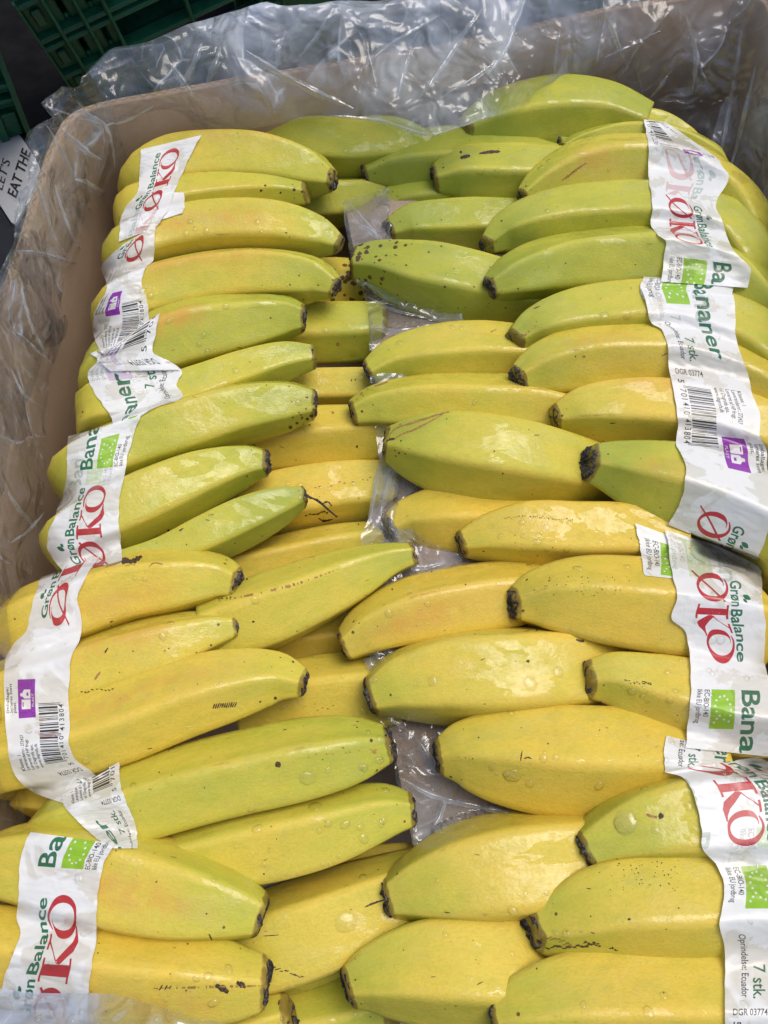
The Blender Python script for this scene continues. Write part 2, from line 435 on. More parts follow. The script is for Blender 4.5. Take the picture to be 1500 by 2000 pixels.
    if blossom:
        bv = []; nb = 30; bl_off = rr.uniform(-.06, .06)
        for f, rs in ((.03, .89), (-.04, 1.01), (-.13, .99), (-.19, .76), (-.15, .42), (-.13, .02)):
            c = Vector(C[0, :3]) + T0 * (r0 * f)
            N = Vector((0, 0, 1)) - T0 * T0.z; N.normalize(); B = T0.cross(N)
            for j in range(nb):
                a = 2 * math.pi * j / nb
                w = noise.noise(Vector((math.cos(a) * 2.6 + idx * 3, math.sin(a) * 2.6, f * 4)))
                w2 = noise.noise(Vector((math.cos(a) * 6 + idx * 3, math.sin(a) * 6, f * 9 + 5)))
                e = N * math.cos(a) + B * math.sin(a)
                rad = r0 * .92 * rs * (1 + .10 * w + .13 * w2)
                if f > 0: rad *= .92
                # the slant of the blunt end follows the peel
                av = a - R(phi) - math.pi
                bv.append(c + e * rad + T0 * (r0 * (.17 * w + .17 * w2 + .01 + bl_off) + slant * r0 * math.cos(av) * (1 if abs(rs) > .3 else .2)) - origin)
        obj('blossom_end', bv, grid_faces(6, nb, True), M_BLOSSOM, o)
    return o

GL, GR, GM, GC = 'upper bananas of the left row', 'upper bananas of the right row', 'lower bananas of the right row', 'lower bananas of the left row'
def B(*a, **k): return banana(list(a[:-2]), a[-2], a[-1], **k)

# --- left row, upper layer (tips point right)
B((650,352,40),(610,340,85),(520,322,112),(420,320,118),(340,328,116),(296,345,104), 'topmost yellow-green banana of the left row, under the end of the first paper label', .45, tail=.4, group=GL, phi=10, blush=(.03,.10,.3,10))
B((598,378,46),(540,375,64),(450,380,76),(350,395,85),(275,415,90), 'thin short banana with brown scar near its tip, second from the top on the left', .45, z=-.021, tail=.4, blossom=False, spots=.35, group=GL, phi=40)
B((663,478,38),(625,465,80),(540,452,108),(430,452,113),(330,468,112),(265,490,104), 'third banana down the left row, orange tinge at its label end', .40, tail=.4, group=GL, phi=22, blush=(.045,.12,.55,-20))
B((655,562,42),(610,545,86),(520,538,108),(420,545,114),(310,568,114),(242,593,105), 'orange-ridged left row banana tip touching the brown-spotted yellow banana', .42, tail=.4, group=GL, phi=5, blush=(.04,.13,.75,10))
B((592,622,52),(555,622,84),(470,638,117),(380,655,132),(290,686,125),(220,720,112), 'left banana with an orange streak beside the folded label corner', .62, tail=.4, group=GL, phi=0, blush=(.055,.095,.85,0))
B((612,697,46),(560,705,72),(480,730,88),(400,760,95),(300,790,98),(205,800,105), 'narrow pale banana pointing up right with grey tip, left row below the orange streak', .52, z=-.024, tail=.4, group=GL, phi=30)
B((612,788,60),(560,790,95),(470,805,117),(370,836,128),(270,868,126),(172,910,120), 'green-tipped left banana with black freckles around its tip, wet sheen', .55, tail=.4, group=GL, phi=14, wet=.75, spots=.3)
B((520,902,52),(480,905,80),(400,930,117),(320,965,136),(240,1000,136),(152,1042,118), 'wet green-ended left banana reaching over the scarred lower banana', .50, tail=.4, group=GL, phi=20, wet=.7)
B((592,970,42),(550,985,75),(480,1015,98),(400,1052,98),(320,1085,82),(230,1115,80), 'slim green banana with a dry stalk thread at its tip, left of the centre', .66, z=-.026, group=GL, phi=26, wet=.75)
B((462,1140,60),(420,1132,92),(340,1140,126),(250,1155,138),(160,1185,142),(62,1222,140), 'left banana with a black scab on top near its paper label', .16, tail=.4, group=GL, phi=12, blush=(.03,.09,.4,-30))
B((808,1083,44),(760,1095,66),(690,1125,106),(600,1165,132),(500,1205,142),(400,1235,120), 'long banana with pink ridge line reaching the centre gap, grey blossom end', .42, z=-.030, group=GL, phi=6)
B((458,1225,52),(410,1235,86),(330,1260,122),(230,1290,132),(140,1322,136),(0,1362,135), 'speckle-tipped left banana beside the purple recycling symbol', .22, tail=.4, group=GL, phi=18, blush=(.02,.09,.55,15))
B((592,1335,54),(540,1325,96),(450,1340,132),(350,1370,147),(240,1412,152),(140,1442,150),(20,1470,140), 'left banana with a black comb-shaped scratch on its ridge', .20, z=-.018, tail=.4, group=GL, phi=-8, blush=(.03,.12,.45,25))
B((760,1455,72),(700,1466,122),(600,1486,152),(480,1512,156),(370,1540,157),(250,1575,152),(140,1605,140), 'long wet green banana whose dark tip reaches the centre film, lower left', .50, z=-.021, tail=.4, group=GL, phi=10, wet=.7)
B((805,1585,62),(750,1590,102),(650,1620,137),(550,1645,147),(450,1665,142),(330,1690,122),(200,1700,110), 'smooth green-yellow banana lying just below the long wet one, lower left', .40, z=-.027, tail=.4, group=GL, phi=16)
B((508,1790,78),(450,1775,122),(370,1758,162),(280,1737,182),(200,1715,187),(100,1695,170),(10,1690,130), 'fat blunt banana with wet brown blush under the lowest left label', .36, z=-.015, tail=.4, group=GL, phi=30, wet=.6, blush=(.02,.10,.6,-5))
B((515,1920,92),(460,1920,126),(370,1912,162),(270,1905,172),(180,1890,172),(60,1870,160),(-30,1850,140), 'bottom left banana with dark dashes along its ridge, beside the front film flap', .12, z=-.017, tail=.4, group=GL, phi=8, blush=(.01,.10,.45,-35))
B((565,1985,76),(520,2000,92),(440,2022,110),(330,2032,110), 'small banana tip with a ragged black end at the bottom edge of the photo', .15, z=-.035, group=GL)
B((240,1580,90),(150,1560,92),(70,1550,84), 'tucked-under banana end peeping out left below the barcode label', .10, z=-.045, tail=.4, group=GC, blossom=False)

# --- left row, lower layer seen in the middle
B((850,300,70),(770,285,100),(690,290,108),(600,285,104),(520,280,84),(460,278,60), 'green banana against the back wall, half under the hanging film', .72, z=-.03, group=GC, blossom=False)
B((770,380,70),(690,390,86),(620,395,90),(500,400,80), 'lower green banana between the short banana and the small clear bag', .62, z=-.052, group=GC, blossom=False)
B((716,552,76),(670,553,88),(600,556,90),(500,560,90), 'pale yellow banana end covered in brown sugar spots', .10, z=-.055, spots=1.25, group=GC, blossom=False)
B((745,648,104),(650,653,110),(560,656,106),(450,660,90), 'lower banana with flat square-cut look where the clear film starts', .52, z=-.055, group=GC, phi=36, blossom=False)
B((755,755,80),(680,757,84),(600,760,86),(500,770,86), 'narrow pale lower banana right of the grey-tipped banana', .30, z=-.056, group=GC, phi=20, blossom=False)
B((765,845,105),(690,850,108),(600,857,112),(500,872,100), 'plain yellow lower banana behind the freckled green tip', .14, z=-.055, group=GC, blossom=False)
B((765,955,112),(680,960,122),(580,975,126),(470,990,110), 'lower banana with brown scars under the dry stalk thread', .10, z=-.055, spots=.35, group=GC, phi=30, blossom=False)
B((745,1065,90),(660,1077,97),(560,1097,97),(450,1120,90), 'smooth yellow lower banana between the scarred one and the long pink-ridged one', .16, z=-.056, group=GC, blossom=False)
B((745,1235,100),(640,1247,102),(520,1262,92),(420,1270,80), 'shaded lower banana under the long pink-ridged banana', .08, z=-.066, group=GC, blossom=False)
B((785,1350,140),(680,1357,150),(580,1370,150),(470,1385,130), 'plain lower banana right of the grey ribbed tip, ending under clear film', .18, z=-.052, group=GC, blossom=False)
B((870,1685,70),(760,1690,82),(650,1710,82), 'sliver of a deep banana showing below the smooth green-yellow one', .10, z=-.064, group=GC, blossom=False)
B((900,1700,100),(800,1735,132),(700,1780,168),(600,1820,188),(500,1850,182),(400,1870,150), 'broad lower banana carrying one big round water drop', .34, z=-.045, group=GC, phi=28, blossom=False)
B((760,1955,120),(640,1985,155),(500,2000,150), 'deep greenish banana at the bottom edge under the big-drop banana', .45, z=-.068, group=GC, blossom=False)

# --- right row, lower layer (tips point left)
B((905,262,60),(960,245,100),(1040,232,124),(1110,228,128),(1180,230,112),(1260,250,80), 'green banana leaning on the back wall at top right', .82, z=-.022, group=GM, blossom=False)
B((713,338,44),(760,325,86),(850,318,113),(950,320,116),(1050,335,102),(1120,350,90), 'deep green banana with black tip near the back of the centre', .92, z=-.036, group=GM)
B((850,350,52),(895,342,92),(960,343,104),(1040,345,106),(1120,350,100), 'green banana with two dark brown bars on its upper edge', .66, z=-.030, group=GM, phi=36)
B((738,418,36),(775,400,72),(830,393,92),(900,395,96),(980,400,90), 'small green banana tucked right of the small clear bag', .92, z=-.050, group=GM)
B((760,455,52),(800,445,82),(870,442,94),(960,440,96),(1060,445,90), 'green banana just above the brown-spotted green tip', .85, z=-.040, group=GM)
B((696,515,64),(740,520,92),(820,543,130),(900,560,134),(1000,580,118,-.038),(1080,590,90,-.048), 'green banana with brown spots all round its blossom end and a wet patch', .82, z=-.030, group=GM, spots=1.25, wet=.6)
B((722,728,50),(770,708,84),(850,698,112),(940,692,114),(1030,695,105), 'pale green-yellow lower banana under the uppermost black-tipped pair', .42, z=-.036, group=GM)
B((690,808,54),(740,795,87),(830,790,114),(930,792,120),(1040,795,116),(1120,810,100), 'lower banana with a browned upper ridge, above the torn-skin banana', .40, z=-.036, group=GM)
B((755,865,64),(800,872,112),(880,885,154),(970,900,164),(1060,915,154,-.028),(1150,935,130,-.038),(1230,960,100,-.048), 'plump banana with a torn brown skin flap at its tip', .48, z=-.022, group=GM)
B((760,1035,58),(800,1020,92),(870,1015,127),(950,1015,127),(1030,1020,120), 'short yellow banana below the torn-skin one, with a faint ring mark', .04, z=-.040, group=GM)
B((900,1062,52),(950,1050,97),(1030,1045,137),(1120,1048,142),(1220,1050,136),(1330,1065,120), 'yellow banana with dotted speckle line going under the folded label', .12, z=-.030, group=GM)
B((673,1262,62),(720,1232,102),(800,1202,132),(900,1182,142),(1000,1167,132),(1080,1160,110), 'wet yellow banana with orange blush angled over the centre gap', .04, z=-.033, group=GM, wet=.75, blush=(.01,.07,.6,25))
B((726,1358,76),(780,1337,127),(870,1322,168),(970,1317,182),(1080,1312,177,-.030),(1190,1310,150,-.040),(1300,1320,120,-.050), 'broad banana with water drops and a greenish tip, centre right', .26, z=-.026, group=GM, wet=.6)
B((857,1478,66),(900,1472,117),(980,1477,168),(1080,1486,194),(1190,1490,194),(1300,1490,182),(1400,1500,150), 'broad yellow banana with a faint oval ring and a small black scratch', .12, z=-.026, group=GM)
B((760,1755,74),(810,1737,123),(890,1717,176),(980,1702,200),(1080,1687,192),(1180,1672,162),(1260,1660,120), 'broad wet banana under the right row near the bottom, glossy streaked patch', .26, z=-.030, group=GM, wet=.75)
B((680,1925,74),(730,1907,123),(820,1892,175),(920,1890,198),(1040,1895,192,-.038),(1140,1900,170,-.052), 'plain greenish banana at bottom centre with a clean black tip', .30, z=-.031, group=GM)

# --- right row, upper layer
B((1088,275,40),(1130,255,56),(1200,246,62),(1280,250,62),(1340,278,50), 'thin topmost banana of the right row with a black tip', .60, z=-.026, tail=.6, group=GR)
B((1097,293,26),(1140,281,50),(1220,269,66),(1300,277,70),(1385,312,60), 'thin second banana of the right row squeezed below the topmost', .62, z=-.022, tail=.6, group=GR)
B((1022,388,38),(1060,366,76),(1130,342,112),(1220,332,120),(1320,342,118),(1410,395,112),(1450,450,105), 'right row banana with orange scuffed edge beside the double red lettering', .45, tail=.6, group=GR, phi=10, blush=(.015,.07,.5,25))
B((949,480,36),(985,457,77),(1060,441,112),(1160,432,126),(1280,432,128),(1400,462,126),(1455,520,110), 'wet-topped green banana of the right row, third large one down', .68, tail=.6, group=GR, phi=30)
B((958,563,46,-.012),(1000,545,88,-.014),(1080,526,122),(1180,517,138),(1280,517,144),(1410,550,140),(1470,600,120), 'green banana of the right row above the label gap, black split tip', .74, tail=.6, group=GR, phi=4)
B((1004,668,48),(1040,647,82),(1110,631,112),(1200,622,124),(1300,622,128),(1430,660,132),(1500,705,120), 'green-topped right banana beside the large green lettering', .58, tail=.6, group=GR, phi=34)
B((1012,742,56),(1060,722,97),(1140,706,127),(1220,702,134),(1320,707,134),(1440,745,132),(1520,790,120), 'right banana with a small brown bruise, just above the barcode', .28, tail=.6, group=GR, phi=12, blush=(.03,.07,.4,-10))
B((1084,815,52),(1130,806,97),(1200,804,122),(1280,806,132),(1380,818,134),(1500,860,130), 'peach-blushed right banana at the left edge of the barcode', .14, tail=.6, group=GR, phi=40, blush=(.035,.08,.5,-30))
B((1150,905,74,-.010),(1190,914,100,-.012),(1250,932,134),(1330,952,156),(1430,988,152),(1520,1030,140), 'green blunt banana slanting down right below the barcode', .62, z=-.014, tail=.6, group=GR, phi=24, blush=(.02,.05,.45,10))
B((1003,1180,64),(1050,1172,112),(1130,1172,154),(1220,1182,174),(1310,1192,178),(1430,1210,168), 'clean yellow right banana beside the big red lettering in the middle', .08, z=-.016, tail=.6, group=GR, phi=0)
B((1146,1325,72,-.014),(1195,1325,102,-.014),(1260,1345,134),(1340,1367,154),(1430,1387,152),(1530,1400,140), 'short yellow right banana with black dotted scratch, left of the green leaf emblem', .14, z=-.016, tail=.6, group=GR, phi=20)
B((1142,1660,77),(1190,1637,112),(1250,1617,152),(1330,1602,178),(1400,1597,182),(1500,1600,170), 'greenish right banana with one dark bruise dot and a large flat drop', .40, z=-.013, tail=.6, group=GR, phi=34)
B((1040,1815,78),(1090,1802,127),(1170,1778,178),(1270,1767,206),(1370,1762,210),(1500,1760,200), 'right banana with black scratches below its ragged tip', .28, z=-.017, tail=.6, group=GR, phi=14)
B((966,1985,82),(1020,1972,132),(1110,1957,174),(1220,1952,190),(1350,1952,194),(1480,1950,180), 'lowest right banana, cut by the bottom edge of the photo', .24, z=-.018, tail=.6, group=GR, phi=4)

AV, AF = [], []
for v_, f_ in PEELS:
    o_ = len(AV); AV += v_; AF += [tuple(i + o_ for i in q) for q in f_]
BV = BVHTree.FromPolygons(AV, AF)

# ------------------------------------------------------------------ scars and scratches on single fruit
FOWN = []
for bi, (v_, f_) in enumerate(PEELS): FOWN += [bi] * len(f_)
FRUIT = [o for o in COL.objects if o.name.startswith('banana') and o.type == 'MESH']
def mat_scab():
    b = NT('dry_scar'); p = b.pos(); n = b.noise(p, 900, 3, .6)
    return b.done(b.bsdf(b.mix(b.ramp(n, .35, .65), (.018, .010, .007), (.11, .055, .025)), .7))
M_SCAB = mat_scab()
M_RUST = mat_plain('rust_scuff', (.36, .19, .05), .6, .3, 600, .3)
SC = {}
def stroke(px, w, rust=False, frag=.0):
    px = np.asarray(px, float); n = max(4, int(np.linalg.norm(np.diff(px, axis=0), axis=1).sum() / 2.2))
    q = spline(px, n) if len(px) > 2 else px[0] + (px[1] - px[0]) * np.linspace(0, 1, n)[:, None]
    own = None; run = []
    def flush():
        if len(run) > 1:
            V_, F_ = SC.setdefault((own, rust), ([], [])); o0 = len(V_)
            for a in run: V_.extend(a)
            for i in range(len(run) - 1):
                a = o0 + 3 * i; F_.extend([(a, a + 1, a + 4, a + 3), (a + 1, a + 2, a + 5, a + 4)])
        run.clear()
    for i in range(n):
        d = q[min(i + 1, n - 1)] - q[max(i - 1, 0)]; d = d / (np.linalg.norm(d) + 1e-6); nr = np.array([-d[1], d[0]])
        ww = w / 2 * (.35 + .65 * math.sin(math.pi * (i + .5) / n)) * (1 + .7 * noise.noise(Vector((q[i][0] * .31, q[i][1] * .31, 1))))
        if frag and noise.noise(Vector((q[i][0] * .23, q[i][1] * .23, 9))) < frag - .5: flush(); continue
        row = []; ok = True
        for k in (-1, 0, 1):
            jit = (1 + .5 * noise.noise(Vector((q[i][0] * .7, q[i][1] * .7, k * 3))))
            u, v = q[i] + nr * ww * k * jit
            h = BV.ray_cast(C0, ray(u, v).normalized())
            if h[0] is None: ok = False; break
            bi = FOWN[h[2]]
            if own is None: own = bi
            if bi != own: ok = False; break
            nn = h[1] if h[1].dot(ray(u, v)) < 0 else -h[1]
            row.append(h[0] + nn * (.00016 if k == 0 else .00009))
        if ok: run.append(row)
        else: flush()
    flush()
def dot(u, v, r, rust=False): stroke([(u - r, v), (u + r, v + r * .2)], r * 2, rust)
def ticks(x0, y0, x1, y1, k, ln, w, rust=False):
    for i in range(k):
        f = i / max(1, k - 1) + rng.uniform(-.3, .3) / k; u, v = x0 + (x1 - x0) * f + rng.uniform(-2, 2), y0 + (y1 - y0) * f + rng.uniform(-3, 3)
        a = rng.uniform(-.5, .5); stroke([(u - ln * .5 * math.cos(a), v + ln * .5 * math.sin(a)), (u + ln * .5 * math.cos(a), v - ln * .5 * math.sin(a))], w, rust)
stroke([(236,1092),(246,1097),(258,1099),(264,1093)], 15); stroke([(258,1096),(268,1092),(277,1086)], 8); stroke([(205,1108),(235,1098)], 3, True); stroke([(290,1108),(300,1100),(318,1102)], 2.5, True)
for k_ in range(11): stroke([(416 + 4.2 * k_, 1384 - .3 * k_), (420 + 4.2 * k_, 1374 - .3 * k_)], 2.6)
dot(538,1363,3); dot(543,1493,5.5); dot(725,1446,3); dot(731,1468,4, True); ticks(600,1478,740,1462,9,5,2,True)
stroke([(311,1934),(318,1923)], 3); stroke([(322,1933),(327,1924)], 3); stroke([(331,1931),(335,1925)], 2.5)
stroke([(421,1924),(432,1929),(446,1938)], 13); stroke([(462,1918),(470,1922),(479,1929)], 10); stroke([(300,1930),(520,1925)], 5, True, .30)
stroke([(936,300),(955,297),(977,296)], 7); stroke([(899,309),(908,306),(918,304)], 7); dot(900,297,2.5)
ticks(1072,1850,1150,1848,14,9,3); ticks(1142,1842,1172,1845,10,6,2.6); ticks(1062,1828,1120,1848,8,14,2,True); ticks(1192,1852,1203,1854,5,4,2.6); dot(1229,1795,2.8)
stroke([(1020,1467),(1018,1476),(1017,1486)], 2.6); stroke([(1024,1482),(1031,1479),(1038,1482)], 2.6)
dot(1291,1593,5); stroke([(1262,1590),(1272,1594),(1284,1597)], 6, True)
ticks(1222,1331,1272,1336,14,3,2.2); stroke([(1255,1330),(1272,1338)], 2.4)
for k_ in range(38): dot(985 + k_ * 3.6, 1013 - 3.5 * math.sin(k_ / 9) + rng.uniform(-2.5, 2.5), rng.uniform(.6, 1.3), bool(k_ % 2))
for k_ in range(46): dot(rng.uniform(1190, 1330), rng.uniform(1680, 1740), rng.uniform(.6, 1.4)); dot(rng.uniform(1050, 1240), rng.uniform(1125, 1165), rng.uniform(.5, 1.1))
stroke([(1125,1249),(1135,1252),(1146,1251)], 5); dot(1031,1291,3)
stroke([(630,984),(640,980),(648,988)], 3.5); stroke([(622,1012),(632,1017),(650,1014)], 4); ticks(580,960,725,932,10,5,2.2,True); ticks(600,1005,640,1000,9,5,3)
stroke([(304,1050),(316,1044),(331,1034)], 7); stroke([(350,1037),(358,1032)], 3)
stroke([(760,856),(764,846),(774,836),(800,828),(830,818),(862,808),(892,801)], 4, True); stroke([(770,857),(790,846),(812,838),(842,822),(868,807)], 3.5, True); stroke([(755,862),(763,858),(772,857)], 4)
for u_, v_, r_ in ((580,826,4),(590,815,3),(600,818,4),(608,812,5),(567,834,5),(613,800,4),(614,788,3.5),(600,776,2.5),(584,806,2),(572,815,2),(605,830,3),(594,828,2.5),(510,372,3.5),(518,362,3),(575,369,4),(590,374,3),(548,376,2.5),(660,672,5),(697,872,3),(650,806,4),(707,803,3),(1140,696,4)): dot(u_, v_, r_ * .72, u_ in (660, 1140, 650))
stroke([(1098,352),(1112,342),(1128,330),(1145,318)], 5, True, .35); stroke([(1108,346),(1122,334),(1132,326)], 2)
stroke([(712,1772),(730,1764),(752,1757)], 4); ticks(530,1888,590,1908,12,7,2.2); stroke([(515,1828),(545,1826)], 1.8)
stroke([(408,1824),(414,1836)], 3.5); stroke([(205,1275),(211,1265)], 3); stroke([(185,1327),(191,1319),(196,1312)], 5, True); ticks(160,1350,220,1346,9,5,2.2)
stroke([(420,1175),(500,1160),(580,1140),(660,1112)], 5, True, .46); dot(495,1214,2.5); ticks(430,1172,450,1168,4,4,2.2)
stroke([(1012,672),(1030,650),(1050,634)], 3, True, .4); stroke([(690,790),(710,765),(760,745)], 4, True, .4); ticks(620,1385,650,1380,4,4,2,True)
for o_ in range(150):
    dot(rng.uniform(150, 1400), rng.uniform(420, 1990), rng.uniform(.7, 1.8)) if o_ % 4 else ticks(*([rng.uniform(200, 1300), rng.uniform(450, 1980)] * 2), 1, rng.uniform(5, 14), 1.8, o_ % 8 == 0)
for (bi, rust), (V_, F_) in SC.items():
    o_ = FRUIT[bi]
    obj('scuff_mark', [v - o_.location for v in V_], F_, M_RUST if rust else M_SCAB, o_)['kind'] = 'stuff'
# dry thread left on one blossom end
th = [P(u, v, z) for u, v, z in ((596,966,-.018),(606,972,-.012),(618,976,-.014),(630,985,-.022),(642,996,-.030),(656,1008,-.036))]
tv, tf = [], []
for i, p in enumerate(th):
    t = (th[min(i + 1, 5)] - th[max(i - 1, 0)]).normalized(); a = t.orthogonal().normalized(); b_ = t.cross(a); r = .0009 * (1 - .1 * i)
    tv += [p + a * r * math.cos(k * 1.047) + b_ * r * math.sin(k * 1.047) for k in range(6)]
o_ = [q for q in FRUIT if 'stalk thread at its tip' in q['label']][0]
obj('dry_thread', [v - o_.location for v in tv], grid_faces(6, 6, True), M_BLOSSOM, o_)

# ------------------------------------------------------------------ centre divider under the tips
dv_px = [(672, 930, 385), (690, 940, 480), (716, 1000, 560), (728, 1010, 640), (726, 1010, 720), (742, 1010, 890), (724, 1010, 1020), (730, 1020, 1100), (735, 1030, 1300), (765, 1060, 1440), (812, 1080, 1680)]
nu, nv = 24, 90
rows = spline([(y, a, b) for a, b, y in dv_px], nv)
dvv = []
for y, a, b_ in rows:
    for j in range(nu):
        u = a + (b_ - a) * j / (nu - 1)
        zz = -.047 + .008 * math.sin(j / (nu - 1) * math.pi) + .003 * noise.noise(Vector((u / 90, y / 110, 3)))
        dvv.append(P(u, y, zz))
dv = obj('divider_sheet', dvv, grid_faces(nv, nu), M_CARD_IN)
tag(dv, 'grey-brown cardboard sheet between the two rows of bananas, under clear film', 'cardboard sheet')
rv = [P(730, 1160, -.0405), P(900, 1105, -.0395), P(905, 1150, -.0395), P(735, 1210, -.0405)]
obj('red_print', rv, [(0, 1, 2, 3)], M_RED, dv, smooth=False)

# ------------------------------------------------------------------ printed strip: drawn here as shapes, used as flat print
SW, SH, K_ = 765, 165, 4                        # strip repeat and width, in units of about 0.25 mm; K_ = dots per unit
SS = 2
canvas = np.ones((SH * K_, SW * K_, 3), np.float32)
def fill_tris(tris, color):
    """tris: (n,3,2) in strip units, x along reading direction, y up"""
    tris = np.asarray(tris, float).reshape(-1, 3, 2)
    if not len(tris): return
    lo = np.floor(tris.min((0, 1)) - 1); hi = np.ceil(tris.max((0, 1)) + 1)
    x0, y0 = int(max(0, lo[0])), int(max(0, lo[1])); x1, y1 = int(min(SW, hi[0])), int(min(SH, hi[1]))
    if x1 <= x0 or y1 <= y0: return
    k = K_ * SS; w, h = (x1 - x0) * k, (y1 - y0) * k
    mask = np.zeros((h, w), bool)
    T = (tris - np.array([x0, y0])) * k
    for a, b, c in T:
        mn = np.maximum(np.floor(np.minimum(np.minimum(a, b), c)).astype(int), 0); mx = np.minimum(np.ceil(np.maximum(np.maximum(a, b), c)).astype(int) + 1, (w, h))
        if mx[0] <= mn[0] or mx[1] <= mn[1]: continue
        X, Y = np.meshgrid(np.arange(mn[0], mx[0]) + .5, np.arange(mn[1], mx[1]) + .5)
        e = lambda p, q: (q[0] - p[0]) * (Y - p[1]) - (q[1] - p[1]) * (X - p[0])
        e0, e1, e2 = e(a, b), e(b, c), e(c, a)
        mask[mn[1]:mx[1], mn[0]:mx[0]] |= ((e0 >= 0) & (e1 >= 0) & (e2 >= 0)) | ((e0 <= 0) & (e1 <= 0) & (e2 <= 0))
    cov = mask.reshape(h // SS, SS, w // SS, SS).mean((1, 3))[..., None].astype(np.float32)
    reg = canvas[y0 * K_:y1 * K_, x0 * K_:x1 * K_]
    reg[:] = reg * (1 - cov) + np.array(color, np.float32) * cov
def text_tris(s, bold=0.0, shear=0.0, spacing=1.0):
    cu = bpy.data.curves.new('lettering', 'FONT'); cu.body = s; cu.resolution_u = 3
    cu.offset = bold; cu.shear = shear; cu.space_character = spacing
    o = bpy.data.objects.new('lettering', cu); COL.objects.link(o)
    dg = bpy.context.evaluated_depsgraph_get()
    me = o.evaluated_get(dg).to_mesh(); me.calc_loop_triangles()
    co = np.array([v.co[:2] for v in me.vertices], float).reshape(-1, 2)
    tr = np.array([t.vertices[:] for t in me.loop_triangles], int).reshape(-1, 3)
    o.evaluated_get(dg).to_mesh_clear()
    bpy.data.objects.remove(o); bpy.data.curves.remove(cu)
    return co, tr
def put_text(s, x, y, cap, color, width=None, rot=0, **k):
    """baseline start at x, y; cap height in units; optional total width"""
    co, tr = text_tris(s, **k)
    ref, _ = text_tris('H')
    sc = cap / (ref[:, 1].max() - ref[:, 1].min())
    q = co * sc
    q[:, 0] -= q[:, 0].min()
    if width: q[:, 0] *= width / q[:, 0].max()
    a = R(rot); q = q @ np.array([[math.cos(a), math.sin(a)], [-math.sin(a), math.cos(a)]])
    q += (x, y)
    fill_tris(q[tr], color)
def strip_tris(outer, inner):
    n = len(outer); T = []
    for i in range(n - 1):
        T += [(outer[i], outer[i + 1], inner[i + 1]), (outer[i], inner[i + 1], inner[i])]
    return np.array(T)
def poly_fan(pts): return np.array([(pts[0], pts[i], pts[i + 1]) for i in range(1, len(pts) - 1)])
def rect(x0, y0, x1, y1): return poly_fan([(x0, y0), (x1, y0), (x1, y1), (x0, y1)])

RED, GREEN, LEAF, VIOLET, INK = (.62, .035, .05), (.03, .20, .10), (.36, .66, .03), (.36, .045, .50), (.025, .025, .03)
def big_o(x, y, w, h, gap=True):
    """high-contrast round letter with a curled opening at its top, as on the band"""
    o_, i_ = [], []
    for k in range(81):
        f = k / 80; a = R(128) - f * R(388)
        th = .10 + .10 * abs(math.cos(a)) ** 1.3
        if f < .1: th *= .25 + 7.5 * f
        if f > .86: th *= max(.25, (1 - f) / .14)
        rr_ = 1.0 if f < .86 else 1 - (f - .86) * 2.0
        c, s_ = math.cos(a), math.sin(a)
        o_.append((x + w / 2 * (1 + rr_ * c), y + h / 2 * (1 + rr_ * s_)))
        i_.append((x + w / 2 * (1 + (rr_ - th * 1.9) * c), y + h / 2 * (1 + (rr_ - th * 1.5) * s_)))
    fill_tris(strip_tris(o_, i_), RED)
Y0, CAP = 42, 58
big_o(6, Y0 - 1, 60, CAP + 2)
fill_tris(poly_fan([(2, Y0 - 5), (6, Y0 - 6), (66, Y0 + 49), (64, Y0 + 53)]), RED)
# K with slab serifs and a swash leg
kx = 72
fill_tris(rect(kx + 8, Y0, kx + 22, Y0 + CAP), RED)
for yy in (Y0, Y0 + CAP - 4): fill_tris(rect(kx, yy, kx + 30, yy + 4), RED)
fill_tris(poly_fan([(kx + 21, Y0 + 26), (kx + 24, Y0 + 32), (kx + 52, Y0 + CAP - 3), (kx + 48, Y0 + CAP - 3)]), RED)
fill_tris(rect(kx + 40, Y0 + CAP - 4, kx + 60, Y0 + CAP), RED)
leg_o = [(kx + 25, Y0 + 34), (kx + 40, Y0 + 19), (kx + 50, Y0 + 8), (kx + 60, Y0 + 3), (kx + 70, Y0 + 2)]
leg_i = [(kx + 22, Y0 + 24), (kx + 30, Y0 + 12), (kx + 38, Y0 + 1), (kx + 50, Y0 - 4), (kx + 70, Y0 + 0)]
fill_tris(strip_tris(leg_o, leg_i), RED)
big_o(126, Y0 - 1, 56, CAP + 2)
put_text('Gr\u00f8n', 20, 105, 20, GREEN, width=54, bold=.022)
put_text('Balance', 80, 105, 20, GREEN, width=98, bold=.022)
def leaf_shape(x, y, L, wd, ang):
    a = R(ang); c, s_ = math.cos(a), math.sin(a); pts = []
    for k in range(25):
        t = k / 24; pts.append((t * L, wd * math.sin(math.pi * t) ** .8))
    for k in range(25):
        t = 1 - k / 24; pts.append((t * L, -wd * math.sin(math.pi * t) ** .8))
    return poly_fan([(x + px * c - py * s_, y + px * s_ + py * c) for px, py in pts])
fill_tris(leaf_shape(49, 128, 17, 5, 62), GREEN); fill_tris(leaf_shape(56, 128, 11, 3, 38), GREEN)
put_text('Bananer', 225, 95, 33, GREEN, width=208, bold=.018)
